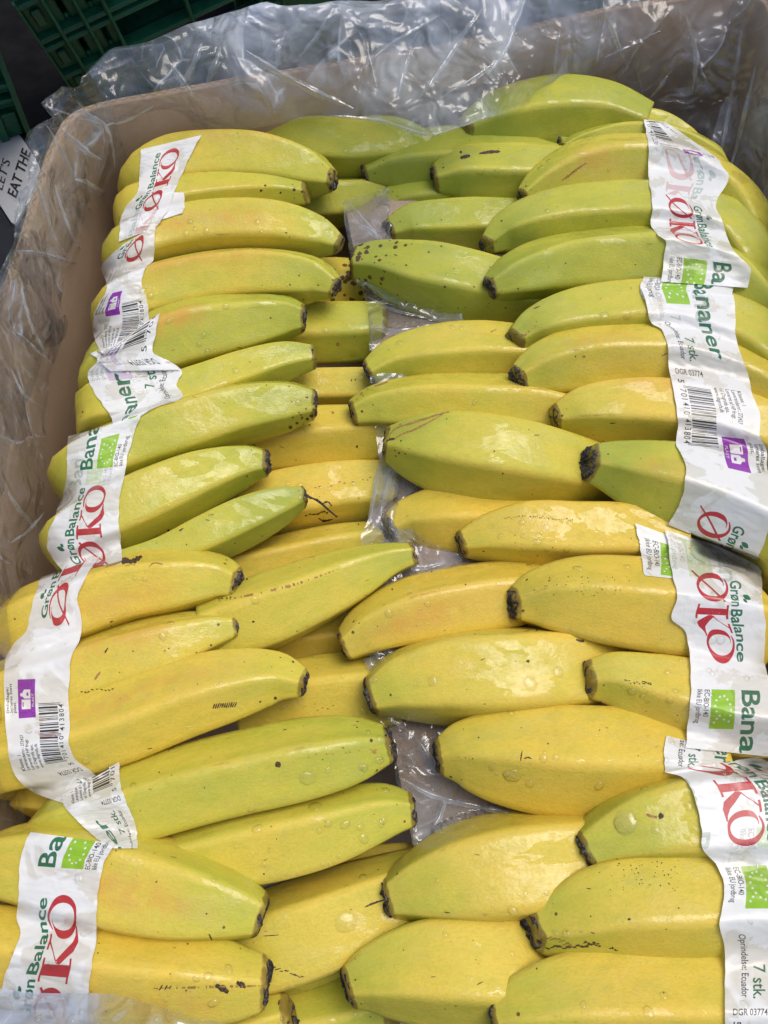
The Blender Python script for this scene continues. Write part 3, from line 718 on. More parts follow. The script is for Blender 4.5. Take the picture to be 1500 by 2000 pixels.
# organic emblem: green oblong, a leaf outlined in white stars
fill_tris(rect(225, 38, 305, 82), LEAF)
def star(x, y, r):
    pts = [(x + (r if k % 2 == 0 else r * .42) * math.sin(k * math.pi / 5), y + (r if k % 2 == 0 else r * .42) * math.cos(k * math.pi / 5)) for k in range(10)]
    return np.array([((x, y), pts[k], pts[(k + 1) % 10]) for k in range(10)])
for sx, sy in ((237, 62), (244, 68), (253, 73), (264, 75), (276, 74), (289, 72), (285, 63), (277, 55), (268, 49), (257, 46), (246, 48), (239, 54), (292, 46), (284, 50)):
    fill_tris(star(sx, sy, 3.1), (1, 1, 1))
put_text('EC-BIO-140', 226, 25, 9.5, INK, width=54, bold=.012)
put_text('Ikke EU jordbrug', 226, 11.5, 9.5, INK, width=68, bold=.012)
put_text('7 stk.', 393, 46, 19, GREEN, width=52, bold=.012)
put_text('Oprindelse: Ecuador', 347, 27, 11, INK, width=96, bold=.012)
put_text('DGR 03774', 473, 13, 11, INK, width=56, rot=90, bold=.01)
# bar code
digits = '5701410413804'
Lc = ['0001101', '0011001', '0010011', '0111101', '0100011', '0110001', '0101111', '0111011', '0110111', '0001011']
PAR = {'5': 'LGGLLG'}
bits = '101'
for d, p_ in zip(digits[1:7], PAR['5']):
    cde = Lc[int(d)]
    if p_ == 'G': cde = ''.join('1' if q == '0' else '0' for q in cde)[::-1]
    bits += cde
bits += '01010'
for d in digits[7:]: bits += ''.join('1' if q == '0' else '0' for q in Lc[int(d)])
bits += '101'
bx, bw = 497, 146 / 95
for i_, q in enumerate(bits):
    if q == '1':
        guard = i_ < 3 or i_ >= 92 or 45 <= i_ < 50
        fill_tris(rect(bx + i_ * bw, 22 if guard else 29, bx + (i_ + 1) * bw, 78), INK)
put_text('5', 484, 14, 12, INK, bold=.01)
for i_, d in enumerate(digits[1:]):
    put_text(d, bx + (5 + i_ * 7 + (5 if i_ > 5 else 0)) * bw + (2 if d == '1' else 0), 14, 12, INK, bold=.01)
for t_, yy, w_ in (('Klasse: 1', 134, 36), ('Leverand\u00f8rnr.: 272427', 122, 84), ('Leveret af HP frugt', 110, 72), ('til Dagrofa aps.', 98, 60), ('www.dagrofa.dk', 86, 62)):
    put_text(t_, 490, yy, 8.2, INK, width=w_, bold=.016)
# sorting pictogram: white bag and bottle on violet
fill_tris(rect(612, 86, 684, 130), VIOLET)
fill_tris(poly_fan([(632, 98), (652, 98), (652, 121), (632, 121)]), (1, 1, 1))
fill_tris(poly_fan([(654, 98), (670, 98), (670, 114), (664, 119), (664, 124), (659, 124), (659, 119), (654, 114)]), (1, 1, 1))
fill_tris(rect(637, 116, 647, 118.5), VIOLET); fill_tris(rect(659, 103, 665, 108), VIOLET)
put_text('PLAST', 637, 89, 5.5, (1, 1, 1), width=26)
for t_, yy, w_ in (('Emballage:', 154, 50), ('Sorteres som', 145, 54), ('plast.', 135.5, 24)): put_text(t_, 625, yy, 7.2, INK, width=w_, bold=.016)

img = bpy.data.images.new('band_print', SW * K_, SH * K_, alpha=False, float_buffer=True)
img.colorspace_settings.name = 'Non-Color'
buf = np.ones((SH * K_, SW * K_, 4), np.float32); buf[..., :3] = canvas
img.pixels.foreach_set(buf.ravel()); img.update(); img.pack()

def mat_band():
    b = NT('paper_band'); p = b.pos()
    uv = b.n('UVMap', uv_map='print'); uv2 = b.n('UVMap', uv_map='under')
    im = b.n('TexImage', image=img, extension='REPEAT', interpolation='Cubic'); b.put(im.inputs[0], uv.outputs[0])
    im2 = b.n('TexImage', image=img, extension='REPEAT', interpolation='Cubic'); b.put(im2.inputs[0], uv2.outputs[0])
    at = b.n('Attribute', attribute_name='layer'); sp = b.n('SeparateColor'); b.put(sp.inputs[0], at.outputs['Color'])
    ghost = sp.outputs[0]; paper = (.85, .86, .85)
    # the strip below shows milkily through the top one
    und = b.mix(.62, im2.outputs[0], (1, 1, 1)); und = b.mix(ghost, (1, 1, 1), und)
    wetn = b.noise(p, 38, 4, .6, .5); wet = b.ramp(wetn, .50, .56)
    base = b.mix(b.math('MULTIPLY', wet, .55), paper, (.73, .70, .60))
    dirt = b.ramp(b.noise(p, 130, 4, .65), .66, .74, 0, .5)
    base = b.mix(dirt, base, (.42, .34, .22))
    col = b.mix(1, base, im.outputs[0], 'MULTIPLY'); col = b.mix(1, col, und, 'MULTIPLY')
    n1 = b.noise(p, 70, 3, .5, 1.0); n2 = b.noise(p, 420, 3, .6)
    nb = b.bump(b.math('ADD', n1, b.math('MULTIPLY', n2, .08)), .28, .0022)
    s = b.bsdf(col, b.ramp(wet, 0, 1, .42, .25), Normal=nb, Specular_IOR_Level=.5)
    b.put(s.inputs['Coat Weight'], b.ramp(wet, 0, 1, .25, .6)); s.inputs['Coat Roughness'].default_value = .12
    tl = b.n('BsdfTranslucent'); b.put(tl.inputs[0], col)
    m = b.n('MixShader'); m.inputs[0].default_value = .16; b.put(m.inputs[1], s.outputs[0]); b.put(m.inputs[2], tl.outputs[0])
    tr = b.n('BsdfTransparent'); m2 = b.n('MixShader'); b.put(m2.inputs[0], b.ramp(wet, 0, 1, .05, .13)); b.put(m2.inputs[1], m.outputs[0]); b.put(m2.inputs[2], tr.outputs[0])
    return b.done(m2.outputs[0])
M_BAND = mat_band()

def hit_depth(u, v, default):
    d = ray(u, v); L = d.length
    h = BV.ray_cast(C0, d / L)
    return h[3] / L if h[0] is not None else default

EXTRA = []          # draped sheets, later layers lie on these too
def band(rows, label, mirror=False, t0=0.0, t1=1.0, off=.0007, iters=70, ghost=None, wrinkle=1.0, ns=150, nt=30, group='printed paper bands round the bunches', torn=0, limp=0.0, curl=0):
    """rows: (left u, v, right u, v, strip position) down the photo; laid over whatever it meets"""
    rows = np.asarray(rows, float); k = len(rows)
    cen = np.column_stack([(rows[:, 0] + rows[:, 2]) / 2, (rows[:, 1] + rows[:, 3]) / 2, rows])
    smp = spline(cen, ns)[:, 2:]
    U = np.zeros((ns, nt)); V = np.zeros((ns, nt)); D = np.zeros((ns, nt))
    sd_ = rng.uniform(0, 50)
    for i in range(ns):
        lu, lv, ru, rv_, s_ = smp[i]
        wob = 2.2 * noise.noise(Vector((i / 9, sd_, 1))) + torn * abs(noise.noise(Vector((i / 2.5, sd_, 4))))
        wob2 = 2.2 * noise.noise(Vector((i / 9, sd_, 9)))
        for j in range(nt):
            f = j / (nt - 1)
            U[i, j] = lu + wob + (ru + wob2 - lu - wob) * f; V[i, j] = lv + (rv_ - lv) * f
            dz = depth_at(U[i, j], V[i, j], -.048)
            D[i, j] = min(hit_depth(U[i, j], V[i, j], dz), dz)
            for e in EXTRA:
                d = ray(U[i, j], V[i, j]); h = e.ray_cast(C0, d / d.length)
                if h[0] is not None: D[i, j] = min(D[i, j], h[3] / d.length)
    ob = D - off
    Z = ob.copy()
    for it in range(iters):
        A = Z.copy()
        A[1:-1] = .5 * A[1:-1] + .25 * (A[:-2] + A[2:])
        A[:, 1:-1] = .8 * A[:, 1:-1] + .1 * (A[:, :-2] + A[:, 2:])
        Z = np.minimum(A, ob)
    # final smoothing so peel ridges do not print through, kept outside the fruit
    for it in range(4):
        A = Z.copy(); A[1:-1] = .5 * A[1:-1] + .25 * (A[:-2] + A[2:]); A[:, 1:-1] = .5 * A[:, 1:-1] + .25 * (A[:, :-2] + A[:, 2:])
        Z = np.minimum(A, ob + off * .4)
    verts, uv, uv2, lay = [], [], [], []
    for i in range(ns):
        s_ = smp[i, 4]
        for j in range(nt):
            f = j / (nt - 1); t = t0 + (t1 - t0) * f
            tt = 1 - t if mirror else t
            slack = max(0, (ob[i, j] - Z[i, j])) / .004
            w = abs(noise.noise(Vector((i / 14 + sd_, f * 2.5 + i / 30, 3)))) + .5 * abs(noise.noise(Vector((i / 6 + sd_, f * 5 - i / 11, 8))))
            lift = wrinkle * (.0006 + .0011 * min(1, slack)) * w
            edge = min(f, 1 - f)
            lift += .0013 * wrinkle * max(0, 1 - edge / .10) * max(0, noise.noise(Vector((i / 12, sd_ + (9 if f > .5 else 0), 2))) + .1)
            verts.append(C0 + ray(U[i, j], V[i, j]) * (Z[i, j] - lift))
            uv.append((s_ / SW, tt))
            g = 0.0
            if ghost: g = 1.0 if ghost[0] <= s_ <= ghost[1] else 0.0
            uv2.append(((s_ + (ghost[2] if ghost else 0)) / SW, tt + (ghost[3] if ghost else 0)))
            lay.append((g, 0, 0, 1))
    o_ = sum(verts, Vector()) / len(verts)
    F = grid_faces(ns, nt)
    ob_ = obj('paper_band', [v - o_ for v in verts], F, M_BAND, uvs={'print': uv, 'under': uv2}, attrs={'layer': lay})
    ob_.location = o_
    tag(ob_, label, 'paper band', group)
    EXTRA.append(BVHTree.FromPolygons(verts, F))
    return ob_

# right-hand bands, text runs down the photo
band([(1215,1056,1345,1078,212),(1240,1022,1350,1062,205),(1252,1085,1345,1105,262),(1257,1124,1335,1132,312)][1:], 'torn band flap with green leaf emblem lying under the middle red lettering', t1=.55, off=.0006, torn=5, ns=60, nt=16)
band([(1302,1437,1420,1466,388),(1297,1462,1420,1478,408),(1299,1508,1410,1500,452)], 'grey curled band piece in the gap above the lower right red lettering', t1=.7, off=.0006, ns=50, nt=16)
band([(1258,540,1440,548,222),(1250,562,1430,572,262),(1258,585,1436,592,300)], 'turned-under band end in the gap between two upper right labels', off=.0005, ns=40, nt=20)
band([(1258,233,1300,238,545),(1264,266,1375,290,598),(1265,276,1392,302,608),(1266,286,1404,312,688),(1267,302,1414,328,700),(1266,340,1423,350,715),(1272,375,1398,400,770),(1274,410,1408,425,815),(1272,440,1418,455,870),(1285,458,1430,485,925),(1301,472,1442,500,968),(1297,500,1464,522,992),(1294,530,1465,542,1030),(1290,550,1460,562,1052)],
     'topmost right label with two overlapping red words and a green leaf', ghost=(655, 768, 108, 0.02), off=.001)
band([(1252,562,1432,577,278),(1262,590,1436,600,305),(1272,630,1436,640,352),(1294,645,1440,670,385),(1305,680,1450,702,425),(1306,715,1462,735,460),(1312,745,1470,770,492),(1320,790,1484,810,545),(1325,830,1484,850,595),(1320,865,1497,880,640),(1330,885,1500,920,672),(1340,915,1510,960,710),(1335,960,1505,1010,750),(1325,990,1495,1052,790),(1305,1025,1480,1095,840)],
     'long right label with large upright barcode and purple sorting mark', ghost=(278, 345, 62, 0.03), off=.0011, ns=200)
band([(1300,1035,1400,1065,-75),(1306,1070,1478,1105,-30),(1313,1120,1488,1130,12),(1322,1165,1490,1175,60),(1313,1208,1496,1215,105),(1338,1232,1494,1245,135),(1346,1265,1493,1280,165),(1349,1310,1500,1320,195),(1350,1345,1520,1350,225),(1347,1385,1525,1390,265),(1343,1425,1525,1430,308),(1339,1460,1520,1480,345)],
     'middle right label, whole red word then a leaf emblem', ghost=(-80, 30, 290, .04), off=.0012, ns=180)
band([(1298,1508,1480,1478,35),(1335,1520,1520,1500,62),(1358,1560,1560,1540,100),(1370,1620,1570,1600,150),(1374,1660,1575,1650,185),(1400,1690,1590,1680,220),(1414,1730,1600,1725,262),(1410,1780,1605,1780,310),(1405,1805,1605,1805,330),(1415,1850,1610,1850,368),(1416,1920,1615,1920,420),(1416,2020,1615,2020,505)],
     'bottom right label with cut red word, leaf emblem and number seven', ghost=(60, 185, 70, -.30), off=.0012, ns=180)
# left-hand bands, text runs up the photo
band([(280,375,358,376,222),(275,400,360,400,208),(268,445,356,416,190)], 'blank square band corner sticking out beside the thin scarred banana', mirror=True, t0=.2, t1=.62, off=.0006, ns=40, nt=18)
band([(275,292,392,264,200),(273,330,368,312,142),(268,375,350,352,80),(245,405,338,380,38),(235,430,330,405,2),(233,472,305,444,-42)],
     'topmost left label, narrow red word over the first two bananas', mirror=True, off=.001, ghost=(-42, 60, 120, .0))
band([(176,690,262,662,-262),(190,705,300,690,-290),(172,725,330,705,-322),(176,750,355,726,-345),(190,775,345,752,-375),(205,795,357,776,-420),(218,818,300,797,-450),(222,832,270,815,-470)],
     'folded left label with the end of a green word above a torn corner', mirror=True, off=.0009, ghost=(-345, -262, 200, 0.0))
band([(240,478,303,440,70),(215,500,302,470,40),(198,522,300,505,5),(208,555,282,528,-40),(206,572,277,555,-75),(186,605,285,580,-120),(183,625,290,610,-160),(181,645,287,640,-220),(190,675,262,662,-265),(200,692,235,682,-290)],
     'upper left label with cut red letter above a purple mark and barcode', mirror=True, off=.0012)
band([(240,662,312,611,-235),(205,690,304,650,-262),(195,705,300,690,-285),(215,725,352,722,-315)],
     'pointed loose band corner with faded barcode beside the orange streak', mirror=True, t0=.25, off=.0014, ns=60, nt=18, ghost=(-300, -235, 180, 0))
band([(135,852,275,812,330),(131,880,262,845,298),(130,905,250,890,250),(130,935,243,925,205),(122,970,235,965,160),(105,1015,232,1005,118),(92,1055,235,1045,75),(95,1078,236,1070,48),(128,1122,238,1095,10)],
     'left label with upright green leaf above a long red word, left centre', mirror=True, off=.0011, ghost=(185, 262, 55, -.16))
band([(80,1128,195,1086,95),(72,1150,170,1120,70),(60,1190,152,1170,35),(50,1235,160,1215,5),(25,1260,155,1250,-30),(10,1290,140,1285,-62),(8,1335,135,1330,-85),(8,1370,133,1365,-115),(12,1420,137,1410,-170),(15,1460,135,1455,-220),(25,1505,150,1485,-270),(60,1545,180,1508,-315),(150,1577,190,1520,-345)],
     'large left label with purple mark and tall barcode near the box side', mirror=True, off=.0011, ns=180, ghost=(-235, -185, 210, 0.05))
band([(121,1553,232,1488,-232),(126,1575,236,1535,-275),(152,1604,252,1580,-325),(182,1632,266,1616,-365),(215,1657,269,1657,-395)],
     'tongue-shaped left label end with tiny print, below the tall barcode', mirror=True, off=.0012)
band([(60,1625,225,1648,282),(42,1665,205,1680,250),(38,1700,197,1710,215),(36,1745,192,1745,184),(33,1790,189,1790,154),(40,1825,188,1830,130),(25,1865,182,1870,104),(10,1905,175,1920,76),(0,1950,172,1960,48),(-5,2015,172,2022,5)],
     'lowest left label with tall red word, half under the front film', mirror=True, off=.0012, ns=170)

# ------------------------------------------------------------------ clear film
def crumple(p, amp, seed):
    q = p + Vector((noise.noise(p * 20), noise.noise(p * 20 + Vector((5, 1, 2))), noise.noise(p * 20 + Vector((9, 4, 1))))) * .018
    a = 1 - abs(noise.noise(Vector((q.x * 11 + seed, q.y * 11, q.z * 11)))) * 2.4
    b_ = 1 - abs(noise.noise(Vector((q.x * 25 + seed, q.y * 25 + 4, q.z * 25)))) * 2.4
    c_ = 1 - abs(noise.noise(Vector((q.x * 52 + seed, q.y * 52 + 8, q.z * 52)))) * 2.4
    return amp * (.62 * a + .30 * b_ + .11 * c_)
def film(name, verts, n, m, amp, seed, mat, label, parent=None, keep=None, milk_sheen=None):
    Vg = [Vector(v) for v in verts]
    out = []
    for i in range(n):
        for j in range(m):
            p = Vg[i * m + j]
            a = Vg[min(i + 1, n - 1) * m + j] - Vg[max(i - 1, 0) * m + j]; b_ = Vg[i * m + min(j + 1, m - 1)] - Vg[i * m + max(j - 1, 0)]
            nn = a.cross(b_)
            nn = nn.normalized() if nn.length > 1e-9 else Vector((0, 0, 1))
            if nn.dot(C0 - p) < 0: nn = -nn
            k = keep(i / (n - 1), j / (m - 1)) if keep else 1
            out.append(p + nn * (crumple(p, amp, seed) * k))
    mk = [(q, q, q, 1) for i in range(n) for j in range(m) for q in [milk_sheen(i / (n - 1), j / (m - 1)) if milk_sheen else 1.0]]
    o = obj(name, out, grid_faces(n, m), mat, parent, attrs={'milk_sheen': mk})
    if label: tag(o, label, 'plastic film')
    return o, out

# liner: crest (outside, above the rim) - rim - down inside
ST = [  # crest u,v,z | rim u,v | low u,v,z
 (-190,1750,.03, -165,1720, -40,1720,-.10), (-110,1200,.03, -115,1200, 30,1200,-.10), (-40,760,.035, -40,770, 110,860,-.095), (-6,560,.035, 18,560, 160,700,-.085), (26,480,.035, 48,480, 178,590,-.08),
 (33,430,.035, 66,410, 192,500,-.075), (50,340,.04, 96,320, 206,440,-.07), (80,250,.045, 124,256, 222,372,-.06), (98,213,.045, 150,226, 250,318,-.05),
 (155,162,.045, 215,206, 300,286,-.035), (222,114,.045, 300,186, 352,262,-.02), (300,96,.045, 400,166, 450,252,-.004), (400,52,.045, 520,148, 548,238,.002),
 (500,27,.045, 620,130, 640,228,.004), (640,24,.045, 720,112, 745,238,.005), (780,8,.045, 850,95, 835,266,.006), (900,-16,.045, 940,80, 905,248,.006), (1010,-40,.045, 1040,56, 975,224,.006),
 (1120,-60,.045, 1140,34, 1075,160,-.004), (1260,-80,.045, 1260,8, 1225,185,-.03), (1400,-95,.045, 1400,-12, 1318,240,-.04), (1520,-95,.045, 1478,-8, 1400,330,-.05),
 (1570,40,.045, 1520,90, 1432,420,-.06), (1610,240,.04, 1565,240, 1478,520,-.07), (1660,560,.035, 1640,560, 1530,700,-.08), (1760,1000,.035, 1740,1000, 1600,1100,-.08)]
def px_path(u_, n):
    return spline(u_, n)
def milk_sheen_at(a, b):  # whiter towards the back: film layers plus painted sky reflection
    u_ = st[int(a * (NS - 1))][3]
    k = min(1, max(0, (u_ - 330) / 260)) if a < .9 else 1
    k *= 1 - .45 * min(1, max(0, (u_ - 1080) / 250))
    return .62 + k * (3.0 + 2.2 * math.sin(math.pi * min(1, b * 1.05)))
NS, NP = 330, 64
st = spline([(*a,) for a in ST], NS)
fv = []
for i in range(NS):
    cu, cv_, cz, ru, rv2, lu, lv, lz = st[i]
    crest, rim_, low = P(cu, cv_, cz), P(ru, rv2, RIM + .004), P(lu, lv, lz)
    outw = (crest - low); outw.z = 0; outw.normalize()
    d1 = crest + outw * .012 + Vector((0, 0, -.012)); d2 = crest + outw * .016 + Vector((0, 0, -.06))
    prof = [d2, d1, crest, rim_.lerp(crest, .45) + Vector((0, 0, .003)), rim_, rim_.lerp(low, .5) - outw * .003, low]
    pr = spline([(0.0 + k * 1.0, 0.0, *q) for k, q in enumerate(prof)], NP)[:, 2:]
    fv += [Vector(q) for q in pr]
liner, LV = film('plastic_liner', fv, NS, NP, .0058, 3.0, M_FILM, 'crumpled clear plastic liner hanging over the back and sides of the cardboard box', milk_sheen=lambda a, b: milk_sheen_at(a, b))

# long sharp pleats pinched up out of the liner, whitened as painted crease highlights
LT = BVHTree.FromPolygons(LV, grid_faces(NS, NP))
def pleat(pts, w, hgt, par):
    n = len(pts); V_ = []
    for i, (p, nn) in enumerate(pts):
        t = (pts[min(i + 1, n - 1)][0] - pts[max(i - 1, 0)][0])
        if t.length < 1e-7: return
        t.normalize(); sd = t.cross(nn)
        if sd.length < 1e-6: return
        sd.normalize(); f = math.sin(math.pi * (i + .5) / n) ** .6; ww = w * f * (1 + .5 * noise.noise(p * 300)); hh = hgt * f
        for a_, h_ in ((-1, .0004), (-.35, .55 * hh + .0004), (0, hh + .0005), (.3, .45 * hh + .0004), (1.15, .0004)): V_.append(p + sd * ww * a_ + nn * h_)
    obj('pleat', V_, grid_faces(n, 5), M_PLEAT, par, attrs={'milk_sheen': [(1, 1, 1, 1)] * len(V_)})
def pleat_px(px, w, tree, par):
    q = spline(px, 26) if len(px) > 2 else np.array(px[0]) + (np.array(px[1]) - np.array(px[0])) * np.linspace(0, 1, 26)[:, None]
    pts = []
    for u, v in q:
        u += 1.5 * noise.noise(Vector((u * .06, v * .06, 2))); d = ray(u, v); h = tree.ray_cast(C0, d.normalized())
        if h[0] is not None: pts.append((h[0], h[1] if h[1].dot(d) < 0 else -h[1]))
    if len(pts) > 5: pleat(pts, w, w * .9, par)
for px, w in (([(150,200),(178,226),(205,245),(216,275),(224,325)], .0011), ([(58,335),(80,380),(100,450),(130,502)], .0010), ([(105,360),(120,410),(140,460),(165,505)], .0012), ([(90,245),(112,282),(138,330),(146,352)], .0010),
              ([(144,350),(165,358),(190,372),(216,380)], .0026), ([(118,252),(145,275),(175,300),(198,312)], .0016), ([(158,388),(178,415),(200,448)], .0012), ([(216,384),(208,420),(200,449)], .0010), ([(30,490),(75,494),(125,508),(165,520),(200,530)], .0012),
              ([(60,200),(205,245)], .0006), ([(205,245),(250,232),(300,205)], .0014), ([(40,560),(62,640),(90,690)], .0012), ([(20,720),(45,770),(90,800)], .0010), ([(12,960),(40,1000),(70,1030)], .0014), ([(20,1060),(50,1040),(85,1000)], .0012),
              ([(480,100),(540,140),(600,172),(690,212)], .0022), ([(640,32),(620,70),(585,112)], .0014), ([(820,48),(800,100),(775,190)], .0018), ([(945,16),(890,90),(850,150),(820,190)], .0022), ([(1092,60),(1086,105),(1080,148)], .0014), ([(1180,20),(1205,80),(1225,130)], .0016),
              ([(1290,60),(1230,90),(1180,112)], .0014), ([(1310,140),(1285,175),(1262,205)], .0016), ([(1448,60),(1428,190),(1404,320)], .0020), ([(1476,130),(1452,240),(1428,330)], .0022), ([(1340,30),(1360,110),(1352,180)], .0016), ([(645,226),(745,236),(835,263),(905,246),(985,220)], .0012),
              ([(330,120),(352,150),(380,190)], .0016), ([(395,85),(372,140),(352,170)], .0016), ([(430,100),(415,140),(405,165)], .0020), ([(700,60),(720,110),(735,170)], .0014), ([(560,60),(545,100),(540,140)], .0016), ([(1010,40),(985,100),(950,150)], .0016), ([(860,30),(760,90),(690,150)], .0013), ([(880,180),(930,150),(985,110)], .0015)):
    pleat_px(px, w, LT, liner)

# sleeve over the divider and the ends of the lower left bananas
def draped(rows, ns, nt, off, iters, zdef, amp, seed, name, label, mat, lift_edge=0):
    smp = spline(rows, ns); U = np.zeros((ns, nt)); V = np.zeros((ns, nt)); D = np.zeros((ns, nt))
    for i in range(ns):
        lu, lv, ru, rv_ = smp[i]
        for j in range(nt):
            f = j / (nt - 1)
            U[i, j] = lu + (ru - lu) * f + (4 * noise.noise(Vector((i / 7, seed, f))) if j == 0 else 0); V[i, j] = lv + (rv_ - lv) * f
            dz = depth_at(U[i, j], V[i, j], zdef)
            D[i, j] = min(hit_depth(U[i, j], V[i, j], dz), dz)
    return U, V, D
sl_rows = [(668,392,760,372),(672,430,764,430),(682,482,770,480),(690,540,800,540),(708,572,905,575),(716,600,905,620),(722,650,880,660),(722,720,800,720),(728,800,800,800),(738,880,840,880),(730,950,850,930),(716,1020,790,1020),(706,1060,900,1085),(715,1120,860,1140),(735,1200,850,1200),(715,1290,820,1290),(718,1345,830,1345),(735,1400,880,1410),(765,1450,950,1460),(775,1530,1010,1540),(800,1600,1010,1600),(812,1660,900,1660)]
U_, V_, D_ = draped(sl_rows, 240, 40, .001, 0, -.052, 0, 5.0, 's', None, None)
# lies below the upper fruit: clamp to the height of the lower layer so that tips stay in front of it
Zs = np.zeros_like(D_)
for i in range(240):
    for j in range(40):
        lo = depth_at(U_[i, j], V_[i, j], -.0325)
        Zs[i, j] = max(D_[i, j] - .0012, lo) if D_[i, j] > lo - .001 else depth_at(U_[i, j], V_[i, j], -.034)
for it in range(30):
    A = Zs.copy(); A[1:-1, 1:-1] = .4 * A[1:-1, 1:-1] + .15 * (A[:-2, 1:-1] + A[2:, 1:-1] + A[1:-1, :-2] + A[1:-1, 2:])
    Zs = A
    only = D_ > np.array([[depth_at(U_[i, j], V_[i, j], -.0325) for j in range(40)] for i in range(240)]) if it == 0 else only
    Zs = np.where(only, np.minimum(Zs, D_ - .0006), Zs)
Zs = np.minimum(Zs, np.array([[depth_at(U_[i, j], V_[i, j], -.0372) for j in range(40)] for i in range(240)]))
sv_ = [C0 + ray(U_[i, j], V_[i, j]) * Zs[i, j] for i in range(240) for j in range(40)]
sleeve, SV = film('film_sleeve', sv_, 240, 40, .0032, 11.0, M_FILM_C, 'narrow strip of wet clear film running down the centre gap')
ST_ = BVHTree.FromPolygons(SV, grid_faces(240, 40))
for px, w in (([(758,1406),(800,1432),(832,1470),(852,1515)], .0016), ([(822,1452),(850,1440),(885,1426)], .0018), ([(768,1512),(830,1546),(868,1560),(920,1572),(1000,1588)], .0014), ([(868,1560),(860,1590),(848,1612)], .0016), ([(785,1540),(798,1580),(812,1625)], .0024),
              ([(775,1470),(800,1480),(812,1500)], .0026), ([(716,580),(770,606),(835,622)], .0012), ([(728,640),(780,648),(850,636)], .0030), ([(735,660),(745,690)], .0016), ([(742,885),(800,900),(860,938)], .0016), ([(765,915),(752,960),(742,1005)], .0022), ([(735,900),(732,960),(722,1020)], .0012),
              ([(680,395),(705,425),(748,470)], .0014), ([(684,474),(720,482),(758,470)], .0024), ([(700,440),(725,452),(738,468)], .0020), ([(735,1330),(738,1370),(748,1405)], .0012), ([(760,1095),(820,1108),(870,1098)], .0016), ([(722,600),(726,650),(724,700)], .0010)):
    pleat_px(px, w, ST_, sleeve)  # pale pleats here also paint the white sheen on the wet film
# front flap, bottom left
ff = spline([(-60,1926,-60,2150),(60,1940,60,2150),(140,1942,140,2150),(220,1946,225,2150),(300,1968,300,2150),(370,1990,370,2150),(440,2008,430,2150),(500,2040,480,2150)], 90)
fl_v = []
for i in range(90):
    lu, lv, ru, rv_ = ff[i]
    for j in range(30):
        f = j / 29
        fl_v.append(P(lu + (ru - lu) * f, lv + (rv_ - lv) * f, .0075 + .020 * f))
flap, FV = film('film_flap', fl_v, 90, 30, .0026, 21.0, M_FILM_F, 'bright bluish fold of clear film across the bottom left corner')

# ------------------------------------------------------------------ water
wv, wf = [], []
def drop(p, nrm, r, hgt, stretch=1.0, ang=0.0):
    a = nrm.orthogonal().normalized(); b_ = nrm.cross(a)
    c, s_ = math.cos(ang), math.sin(ang); a, b_ = a * c + b_ * s_, b_ * c - a * s_
    o0 = len(wv); NA = 14
    w_ = [1 + .14 * noise.noise(Vector((k * .9, p.x * 300, p.y * 300))) for k in range(NA)]
    for rr_, hh in ((1, -.05), (.94, .30), (.76, .66), (.45, .92)):
        for k in range(NA):
            t = 2 * math.pi * k / NA
            wv.append(p + a * (math.cos(t) * r * rr_ * stretch * w_[k]) + b_ * (math.sin(t) * r * rr_ * w_[k]) + nrm * (hgt * hh))
    wv.append(p + nrm * hgt)
    for i in range(3):
        for k in range(NA):
            k2 = (k + 1) % NA; wf.append((o0 + i * NA + k, o0 + i * NA + k2, o0 + (i + 1) * NA + k2, o0 + (i + 1) * NA + k))
    for k in range(NA): wf.append((o0 + 3 * NA + k, o0 + 3 * NA + (k + 1) % NA, o0 + 4 * NA))
AREA = [BV] + EXTRA
def drop_at(u, v, r, **k):
    d = ray(u, v).normalized(); best = None
    for e in AREA:
        h = e.ray_cast(C0, d)
        if h[0] is not None and (best is None or h[3] < best[3]): best = h
    if best is None: return
    nrm = best[1] if best[1].dot(d) < 0 else -best[1]
    if nrm.z < .25: return
    drop(best[0], nrm, r, r * k.pop('h', .45), **k)
for u, v, r in ((675,1800,.0042),(1222,1908 - 300,.0040),(1222,1606,.0046),(600,1520,.0030),(1000,1515,.0034),(845,1330,.0022),(1035,1335,.0030),(1090,1313,.0026),(960,1500,.0015),(615,1575,.0030),(1280,1622,.0015),(640,1505,.0015),(860,600,.0018),(940,600,.0022),(850,560,.0016),(1180,615,.0022),(1225,617,.0022),(635,645,.0019),(690,690,.0022),(780,670,.0022),(900,640,.0014),(800,1160,.0014)):
    drop_at(u, v, r, h=.25, stretch=rng.uniform(.9, 1.3), ang=rng.uniform(0, 3))
cl = [(rng.uniform(150, 1480), rng.uniform(270, 2000)) for _ in range(46)]
for _ in range(640):
    if rng.random() < .6:
        c = cl[rng.integers(len(cl))]; u, v = c[0] + rng.normal(0, 34), c[1] + rng.normal(0, 24)
    else: u, v = rng.uniform(100, 1500), rng.uniform(250, 2000)
    drop_at(u, v, .00035 + .0016 * rng.random() ** 2.6, h=.5, stretch=rng.uniform(.9, 1.5), ang=rng.uniform(0, 3))
for pts, n, cnt in ((LV, NP, 330), (SV, 40, 160), (FV, 30, 60)):
    L_ = len(pts) // n
    for _ in range(cnt):
        i = rng.integers(2, L_ - 2); j = rng.integers(4, n - 2)
        p = pts[i * n + j]; nn = (pts[(i + 1) * n + j] - p).cross(pts[i * n + j + 1] - p)
        if nn.length < 1e-12: continue
        nn.normalize()
        if nn.dot(C0 - p) < 0: nn = -nn
        drop(p, nn, .0004 + .0012 * rng.random() ** 3, .0006)
tag(obj('water_drops', wv, wf, M_DROP), kind='stuff')

